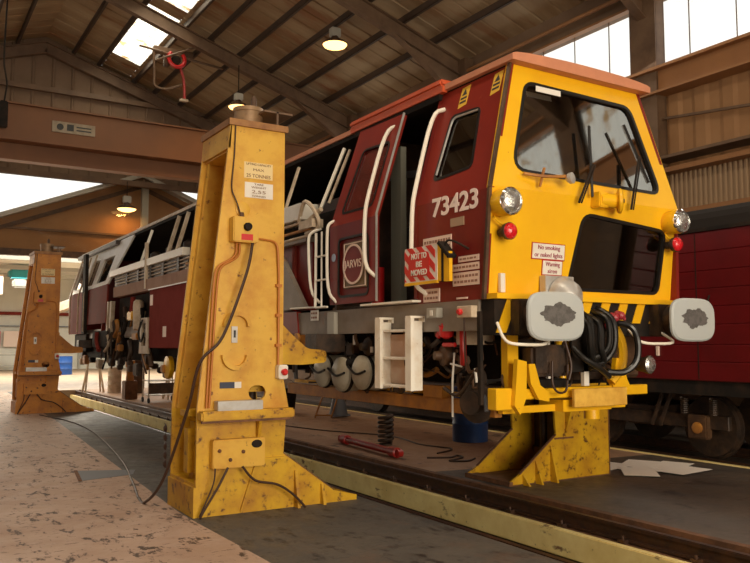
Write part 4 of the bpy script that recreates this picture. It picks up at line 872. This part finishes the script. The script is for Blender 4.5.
# -- rear cab: white upper with glazing, faded maroon lower
wU = MB().panel([(17.6, 4.08), (18.6, 3.02), (23.0, 2.98), (23.1, 4.08)], [rpf([(18.95, 3.12), (20.1, 3.1), (20.0, 3.72), (18.85, 3.74)], .06), rpf([(20.4, 3.1), (21.3, 3.1), (21.3, 3.78), (20.4, 3.78)], .05), rpf([(21.6, 3.1), (22.7, 3.1), (22.8, 3.78), (21.6, 3.78)], .05)], sf(.01), .04).build('rear_cab_upper', WHT, TR, smooth=0)
MB().panel([(18.9, 3.05), (22.9, 3.05), (22.9, 3.9), (18.8, 3.9)], [], sf(-.03), .006).build('rear_cab_glass', SGLASS, TR, smooth=0)
MB().panel([(18.6, 2.12), (20.6, 2.12), (20.6, 3.0), (18.6, 3.02)], [], sf(.015), .04).panel([(20.9, 1.9), (22.9, 1.9), (22.9, 2.98), (20.9, 2.98)], [], sf(.015), .04).build('rear_cab_lower', PINKM, TR, smooth=0)
MB().box(4.12, 4.2, 20.62, 20.9, 1.9, 3.9).build('rear_door_frame', BLK, TR, smooth=0)
for y in (20.7, 21.4, 22.5): hr([(4.42, y, 3.9), (4.12, y, 2.9), (4.12, y, 1.95)], .022, 'handrail', PALE)
MB().box(4.42, 4.6, 18.8, 23.2, 3.98, 4.08, .01).build('rear_canopy', OIL, TR)
MB().panel([(C-1.19, 2.0), (C+1.19, 2.0), (C+1.2, 2.93), (C+.85, 4.1), (C-.85, 4.1), (C-1.2, 2.93)], [], lambda u, v, w_: Vector((u, 23.05+w_, v)), .05).build('rear_cab_end', MAR, TR, smooth=0)
MB().box(4.2, 4.7, 18.4, 20.0, 1.55, 1.95).build('battery_box', BLK, TR, bev=.02); MB().box(4.25, 4.6, 20.95, 22.4, 1.45, 1.9).build('battery_box', BLK, TR, bev=.02)
for y in (18.2, 18.5, 19.0): MB().bar((4.25, y, 2.6), (4.25, y+.1, 1.7), .09, .09).build('suspension_link', [DKBR, PINKM, PALE][int(y*10) % 3], TR)

# ================================================================ things on and under the machine
# hook-on steps hung on the solebar
stp = thing('boarding_steps', 'white hook-on boarding steps hanging from the grey side beam below the door', 'steps', (4.1, 6.2, 1.2))
for y in (5.97, 6.50):
    MB().box(4.04, 4.185, y-.014, y+.014, 1.20, 1.84).box(4.03, 4.07, y-.05, y+.05, 1.20, 1.87).build('side_rail', SHELL, stp, bev=.004)
    MB().box(4.03, 4.195, y-.04, y+.04, 1.865, 1.885).box(4.178, 4.195, y-.04, y+.04, 1.83, 1.87).build('hook', SHELL, stp, smooth=0)
for z in (1.22, 1.48, 1.74): MB().box(4.06, 4.18, 5.984, 6.486, z, z+.025).build('step_tread', SHELL, stp, bev=.003)
MB().box(4.175, 4.185, 5.984, 6.486, 1.25, 1.72).build('back_plate', mat('plywood pink', (.62, .40, .28), .6, 0, (.68, .54, .42), 4), stp)
# NOT TO BE MOVED board
nm = thing('warning_board', 'red and white striped NOT TO BE MOVED board hung by the cab door', 'sign', (4.09, 5.85, 2.17))
bd = MB().box(4.08, 4.092, 5.58, 6.09, 2.19, 2.51).build('board', WHT, nm)
mb = MB(); fb = lambda u, v, w_: Vector((4.076+w_, u, v))
def clip(poly, y0, y1, z0, z1):
    for ax, lim, sg in ((0, y0, 1), (0, y1, -1), (1, z0, 1), (1, z1, -1)):
        out = []
        for i in range(len(poly)):
            a, b = poly[i-1], poly[i]; ia = (a[ax]-lim)*sg >= 0; ib = (b[ax]-lim)*sg >= 0
            if ia != ib: t = (lim-a[ax])/(b[ax]-a[ax]); out.append((a[0]+t*(b[0]-a[0]), a[1]+t*(b[1]-a[1])))
            if ib: out.append(b)
        poly = out
        if not poly: return poly
    return poly
k = -8
while k < 10:
    y = 5.58+k*.15; q = clip([(y, 2.18), (y+.085, 2.18), (y+.485, 2.52), (y+.40, 2.52)], 5.61, 6.09, 2.20, 2.51)
    if len(q) > 2: mb.panel(q, [], fb, .004)
    k += 1
mb.build('red_stripes', REDV, bd, smooth=0)
MB().panel(rr(5.69, 6.02, 2.24, 2.46, .05), [], lambda u, v, w_: Vector((4.072+w_, u, v)), .004).build('red_patch', REDV, bd, smooth=0)
for i, (b_, wd) in enumerate((('NOT TO', .24), ('BE', .09), ('MOVED', .25))): text(b_, .072, (4.070, 5.85, 2.425-.075*i), RS, UP, WHT, bd, width=wd, bold=.002)
MB().box(4.085, 4.11, 5.52, 5.58, 2.18, 2.50).box(4.085, 4.12, 5.41, 5.49, 2.17, 2.43).box(4.075, 4.10, 5.58, 6.09, 2.165, 2.19).build('yellow_frame', CABY, nm, smooth=0)
MB().box(4.08, 4.11, 5.49, 5.52, 2.17, 2.46).build('dark_edge', BLK, nm, smooth=0)

# ================================================================ COACH
CO = thing('maroon_coach', 'dark maroon parcels coach standing on the next track beside the shed wall', 'rail vehicle', (10.95, 8, 0))
CL, CR, CY0, CY1 = 9.62, 12.28, 2, 23
mb = MB(); bz = [1.12, 1.38, 1.62, 1.9, 2.15, 2.4, 2.65, 2.92, 3.2]
pr = []
for a, b in zip(bz, bz[1:]): pr += [(CL+.012, a), (CL, a+.012), (CL, b-.012)]
pr += [(CL+.012, 3.2), (CL+.1, 3.2), (CL+.1, 1.12)]
mb.panel(pr, [], lambda u, v, w_: Vector((u, CY0+w_, v)), CY1-CY0); mb.build('body_side', CMAR, CO, smooth=0)
MB().box(CR-.1, CR, CY0, CY1, 1.12, 3.2).build('far_body_side', CMAR, CO, smooth=0)
for y in (CY0, CY1-.06): MB().box(CL+.1, CR-.1, y, y+.06, 1.12, 3.45).build('coach_end', CMAR, CO, smooth=0)
n = 14; mc = (CL+CR)/2; hw = (CR-CL)/2+.03
prof = [(mc-hw*math.cos(PI*k/n), 3.22+.46*max(0, math.sin(PI*k/n))**.7) for k in range(n+1)]
MB().panel(prof, [], lambda u, v, w_: Vector((u, CY0+w_, v)), CY1-CY0)  .build('coach_roof', mat('matt black roof', (.03, .025, .022), .9, spec=.05), CO, smooth=0)
MB().box(CL-.03, CL+.02, CY0, CY1, 3.2, 3.25).build('gutter', BLK, CO, smooth=0)
MB().box(CL+.05, CR-.05, CY0, CY1, .92, 1.12).build('coach_solebar', BLK, CO, smooth=0)
for y in (3.3, 5.2, 7.0, 8.9, 10.8, 12.7): MB().box(CL-.006, CL, y, y+.012, 1.14, 3.18).build('door_joint', BLK, CO, smooth=0)
MB().box(CL-.01, CL, 8.05, 8.11, 1.58, 1.68).build('small_label', LABEL, CO); MB().box(CL-.03, CL, 7.65, 7.70, 1.46, 1.60).build('door_handle', LABEL, CO, bev=.005)
MB().tube([(CL, 6.8, 2.3), (CL-.04, 6.8, 2.25), (CL-.04, 6.8, 2.1)], .012).build('door_handle', BLK, CO)
for yc in (8.3, 17.5):
    bo = MB().box(9.95, 10.03, yc-1.5, yc+1.5, .42, .62).box(11.8, 11.9, yc-1.5, yc+1.5, .42, .62).box(10.0, 11.85, yc-.3, yc+.3, .4, .7).build('bogie', OIL, CO, bev=.01)
    for wy in (yc-1.05, yc+1.05):
        for wx, sg in ((10.2, 1), (11.6, -1)):
            MB().lathe([(.06, -.1), (.09, -.06), (.38, -.04), (.43, -.04), (.43, .05), (.47, .06), (.47, .09), (.38, .09), (.09, .06), (.06, .1)], (wx, wy, .44), (sg, 0, 0), 32).build('wheel', OIL, bo)
        ab = MB().box(9.86, 10.0, wy-.16, wy+.16, .28, .62, .02).build('axle_box', DKBR, bo); MB().lathe([(.08, 0), (.08, .03), (.05, .04)], (9.86, wy-.02, .44), (-1, 0, 0), 20).build('axle_cover', OCH, ab)
        for s_ in (-.24, .24):
            mb = MB(); mb.tube([(9.92+.05*math.cos(t*.9), wy+s_+.05*math.sin(t*.9), .62+t*.004) for t in range(60)], .012, 6, False); mb.build('coil_spring', OIL, bo)
    MB().bar((9.9, yc-.6, .9), (9.9, yc-.4, .42), .04, .04).bar((9.9, yc-.45, .9), (9.9, yc-.25, .42), .04, .04).build('brake_link', OIL, bo)
MB().cyl((9.9, 11.0, .75), (9.9, 14.5, .75), .16).build('vacuum_tank', DKBR, CO); MB().box(9.8, 10.4, 12.5, 13.6, .4, .92, .02).build('battery_case', BLK, CO)
for y in (10.6, 15.4): MB().bar((9.85, y, .92), (9.85, y+.8, .35), .05, .05).build('truss_rod', DKBR, CO)
MB().box(9.8, 9.86, 9.9, 16, .33, .38).build('truss_rod', DKBR, CO)

# ================================================================ FLOOR OBJECTS
def drum(name, label_, cat, x, y, r, h, mt, ribs=True):
    t = thing(name, label_, cat, (x, y, 0))
    pr = [(r*.96, 0), (r, .01), (r, h*.32), (r*1.025, h*.335), (r, h*.35), (r, h*.65), (r*1.025, h*.665), (r, h*.68), (r, h-.01), (r*1.02, h), (r*.97, h), (r*.96, h-.02)]
    MB().lathe(pr, (x, y, 0), (0, 0, 1), 32).build('drum_body', mt, t); MB().lathe([(r*.95, 0), (r*.95, .012)], (x, y, h-.03), (0, 0, 1), 32).lathe([(.035, 0), (.035, .02)], (x+r*.6, y, h-.02), (0, 0, 1), 12).build('drum_lid', mt, t)
    return t
drum('oil_drum', 'blue steel drum on the brown floor beyond the pit below the cab', 'drum', 8.42, 10.6, .30, .90, BLUE)
drum('oil_drum', 'distant blue drum on the bright annex floor beside the left jack', 'drum', 8.15, 45.5, .40, 1.0, mat('bright blue drum', (.01, .07, .28), .45))
t = thing('coil_spring', 'dark steel coil spring standing upright on the brown floor beside the red damper', 'coil spring', (6.95, 10.95, 0))
MB().tube([(6.95+.11*math.cos(a*.3), 10.95+.11*math.sin(a*.3), .035+a*.0035) for a in range(0, 126)], .028, 8, False).build('coil', OIL, t)
MB().lathe([(.11, 0), (.11, .02)], (6.95, 10.95, 0), (0, 0, 1), 20).build('spring_seat', OIL, t); MB().lathe([(.06, 0), (.06, .01)], (6.95, 10.95, .485), (0, 0, 1), 20).build('top_cap', DKBR, t)
t = thing('damper', 'long red hydraulic damper lying on the brown floor next to the coil spring', 'damper', (6.3, 10.45, 0))
a_, b_ = Vector((6.42, 11.35, .076)), Vector((6.27, 9.65, .076)); dd = (b_-a_).normalized()
MB().cyl(a_, b_, .052, 16).build('barrel', REDP, t)
for p in (a_, b_): MB().lathe([(.06, -.10), (.075, -.09), (.075, .09), (.06, .10)], p, dd, 16).build('end_collar', REDP, t)
for p in (a_-dd*.15, b_+dd*.15): MB().cyl(p+Vector((-.04, 0, 0)), p+Vector((.04, 0, 0)), .055, 14).build('eye_bush', REDP, t)
def cable(pts, r, label_, name='floor_cable'): return tag(MB().curve(pts, r, 6, 6).build(name, CABLE, None), label_, 'cable')
cable([(6.3, 17.8, .01), (6.6, 15.6, .01), (7.0, 13.4, .01), (7.6, 11.9, .01), (7.4, 10.6, .01), (7.5, 9.9, .01), (7.0, 9.6, .01)], .013, 'thin dark cable trailing along the brown floor beyond the pit')
cable([(6.6, 9.3, .012), (6.9, 9.15, .012), (7.1, 9.25, .012), (7.05, 9.05, .012), (6.7, 8.9, .012), (6.9, 8.75, .012), (7.15, 8.9, .012)], .014, 'tangled dark wire on the floor in front of the far jack foot')
cable([(2.3, 8.5, .012), (2.5, 9.5, .012), (2.85, 11.5, .012), (3.25, 15, .012), (3.3, 17.5, .012), (3.0, 19.6, .012)], .012, 'long dark cable on the apron running from near jack to left jack')
t = thing('steel_stool', 'grey trestle stand with sloping legs on the brown floor behind the coil spring', 'stand', (8.7, 15.7, 0))
MB().box(8.5, 8.9, 15.5, 15.9, .02, .06).lathe([(.22, 0), (.10, .55)], (8.7, 15.7, .04), (0, 0, 1), 14).build('grey_body', GREYD, t); 
mb = MB().bar((8.1, 15.7, .0), (8.35, 15.7, .62), .03, .03).bar((8.4, 15.5, 0), (8.62, 15.5, .62), .03, .03).bar((8.1, 15.7, .06), (8.4, 15.5, .06), .03, .03); mb.build('orange_leg', OCH, t)
MB().box(8.25, 8.85, 15.45, 15.8, .58, .74, .04).build('seat', mat('grey pink cover', (.32, .24, .24), .6), t)
t = thing('waste_bucket', 'dark round bucket on the brown floor just right of the near yellow jack', 'bucket', (8.05, 17.1, 0))
MB().lathe([(.0, 0), (.20, 0), (.26, .55), (.28, .56), (.28, .58), (.25, .58), (.24, .5), (0, .5)], (8.05, 17.1, 0), (0, 0, 1), 24).build('bucket_body', BLK, t); MB().tube([(7.80, 17.1, .54), (7.85, 17.1, .75), (8.05, 17.1, .82), (8.25, 17.1, .75), (8.3, 17.1, .54)], .01, 6).build('bucket_handle', SILV, t)
# thin white sheets laid over one another on the floor
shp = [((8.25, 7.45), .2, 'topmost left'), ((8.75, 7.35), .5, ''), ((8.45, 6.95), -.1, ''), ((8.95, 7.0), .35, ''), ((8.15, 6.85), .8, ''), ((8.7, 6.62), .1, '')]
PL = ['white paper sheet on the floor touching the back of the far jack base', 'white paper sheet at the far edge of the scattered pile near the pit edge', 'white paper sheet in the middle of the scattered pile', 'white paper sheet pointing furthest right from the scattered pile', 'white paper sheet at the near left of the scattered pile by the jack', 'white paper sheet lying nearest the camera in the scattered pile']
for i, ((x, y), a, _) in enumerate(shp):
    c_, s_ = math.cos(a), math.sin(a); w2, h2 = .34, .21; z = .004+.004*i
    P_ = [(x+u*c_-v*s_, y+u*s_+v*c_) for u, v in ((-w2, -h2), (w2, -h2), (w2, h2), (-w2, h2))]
    o = MB().panel(P_, [], lambda u, v, w_, z=z: Vector((u, v, z+w_)), .002).build('paper_sheet', WSHEET, None, smooth=0); tag(o, PL[i], 'paper', 'sheets of white paper on the floor')
# drain grille set in the floor
t = thing('drain_cover', 'rectangular steel cover let into the worn pink floor left of the near jack', 'drain cover', (2.25, 10.6, 0))
MB().panel([(2.0, 9.95), (2.66, 10.1), (2.78, 10.45), (2.1, 10.75)], [], lambda u, v, w_: Vector((u, v, w_)), .006).build('cover_plate', GREYD, t, smooth=0)
MB().bar((2.0, 9.95, .006), (2.1, 10.75, .006), .04, .012).build('rusty_frame', RUST, t)
# wooden/steel supports and trolley further back
t = thing('tool_trolley', 'small wire-sided trolley on the bright floor just left of the near jack', 'trolley', (6.6, 22.4, 0))
for x in (6.2, 7.05):
    for y in (22.1, 22.7): MB().bar((x, y, .1), (x, y, .95), .03, .03).build('upright', PALE, t); MB().cyl((x-.02, y, .07), (x+.02, y, .07), .07, 12).build('castor', BLK, t)
for z in (.2, .6, .95): MB().box(6.18, 7.07, 22.08, 22.72, z, z+.02).build('shelf', PALE, t)
MB().box(6.2, 7.05, 22.08, 22.09, .25, .55).build('side_mesh', DKBR, t)
t = thing('screw_jack', 'short brown steel stand on the floor left of the wire trolley', 'stand', (6.1, 24, 0))
MB().box(5.98, 6.35, 23.8, 24.2, 0, .55, .02).build('stand_base', RUST, t); MB().lathe([(.12, 0), (.10, .4), (.14, .42), (.14, .6)], (6.16, 24, .55), (0, 0, 1), 16).build('stand_head', OCH, t)
t = thing('support_column', 'dark brown square support post standing on the bright floor under the machine', 'support post', (7.1, 27, 0))
MB().box(6.85, 7.35, 26.8, 27.2, 0, 1.15, .02).build('post_body', DKBR, t); MB().box(6.8, 7.4, 26.75, 27.25, 1.15, 1.25).build('head_plate', OIL, t)
t = drum('cream_bin', 'pale cream cylindrical bin beside the dark brown support post', 'bin', 6.55, 27.5, .22, .85, PALE)
for i, (x, y, lab_) in enumerate(((6.0, 28.2, 'cream folding trestle left of the cream bin, nearest the blue drum'), (7.4, 23.5, 'pale folding trestle behind the wire trolley'))):
    t = thing('trestle', lab_, 'trestle', (x, y, 0), 'folding trestles')
    for dx in (-.3, .3):
        for dy in (-.25, .25): MB().bar((x+dx, y+dy, 0), (x+dx*.6, y, 1.0), .05, .05).build('leg', PALE, t)
    MB().box(x-.35, x+.35, y-.06, y+.06, 1.0, 1.1).build('top_bar', PALE, t)
# things in the annex
t = thing('teal_machine', 'teal ventilation unit high on the annex wall left of the distant jack', 'machine', (5.9, 46, 5.0))
MB().box(5.3, 6.6, 46, 47, 5.2, 5.72, .12).build('casing', TEAL, t); MB().box(5.5, 6.2, 46, 46.6, 4.7, 5.15, .08).build('duct', LGREY, t); MB().box(6.5, 6.9, 46, 46.5, 5.3, 5.98).build('bracket', BLK, t)
t = thing('wall_heater', 'maroon and pink heater unit high at the left edge of the annex', 'heater', (4.6, 46, 4.6))
MB().box(4.0, 4.9, 46, 47, 4.35, 5.3, .1).build('casing', PINKM, t); MB().box(4.8, 5.0, 45.9, 46, 4.3, 5.35).build('front_flange', LABEL, t); MB().box(4.5, 4.62, 46.2, 46.3, 3.5, 4.4).build('bracket', PINKM, t)
t = thing('notice_board', 'bright red notice board on the white annex wall at the left edge', 'notice board', (5.0, 55.6, 1.4)); MB().box(4.7, 6.0, 55.5, 55.6, 1.5, 2.5).build('red_board', REDV, t)
t = thing('notice_board', 'pale pink notice board on the white annex wall right of the red one', 'notice board', (6.6, 55.6, 1.4)); MB().box(6.2, 7.6, 55.5, 55.6, 1.5, 2.5).build('pink_board', LABEL, t)
t = thing('workbench', 'grey steel bench against the annex wall below the notice boards', 'workbench', (5.9, 54, 0))
MB().box(5.1, 6.9, 53.6, 54.4, .95, 1.02).build('bench_top', LGREY, t); MB().box(5.2, 6.8, 53.7, 54.3, .3, .34).build('shelf', LGREY, t)
for x in (5.15, 6.85):
    for y in (53.65, 54.35): MB().box(x-.04, x+.04, y-.04, y+.04, 0, .95).build('leg', GREYD, t)
for i, (x, y, z) in enumerate(((9.5, 48, 3.6), (11.2, 47, 2.9))):
    t = thing('air_duct', ['pale slanted duct in the annex behind the rear cab, upper one', 'pale slanted duct in the annex behind the rear cab, lower one'][i], 'duct', (x, y, z))
    MB().bar((x-1.5, y, z), (x+2.2, y-4, z+1.6), .5, .4).build('duct_body', PALE, t); MB().bar((x-1.5, y, z+.3), (x+2.2, y-4, z+1.9), .1, .1).build('duct_flange', LGREY, t); MB().cyl((x, y-1.6, z+.8), (x, y-1.6, 6.0), .04, 8).build('hanger_rod', LGREY, t)
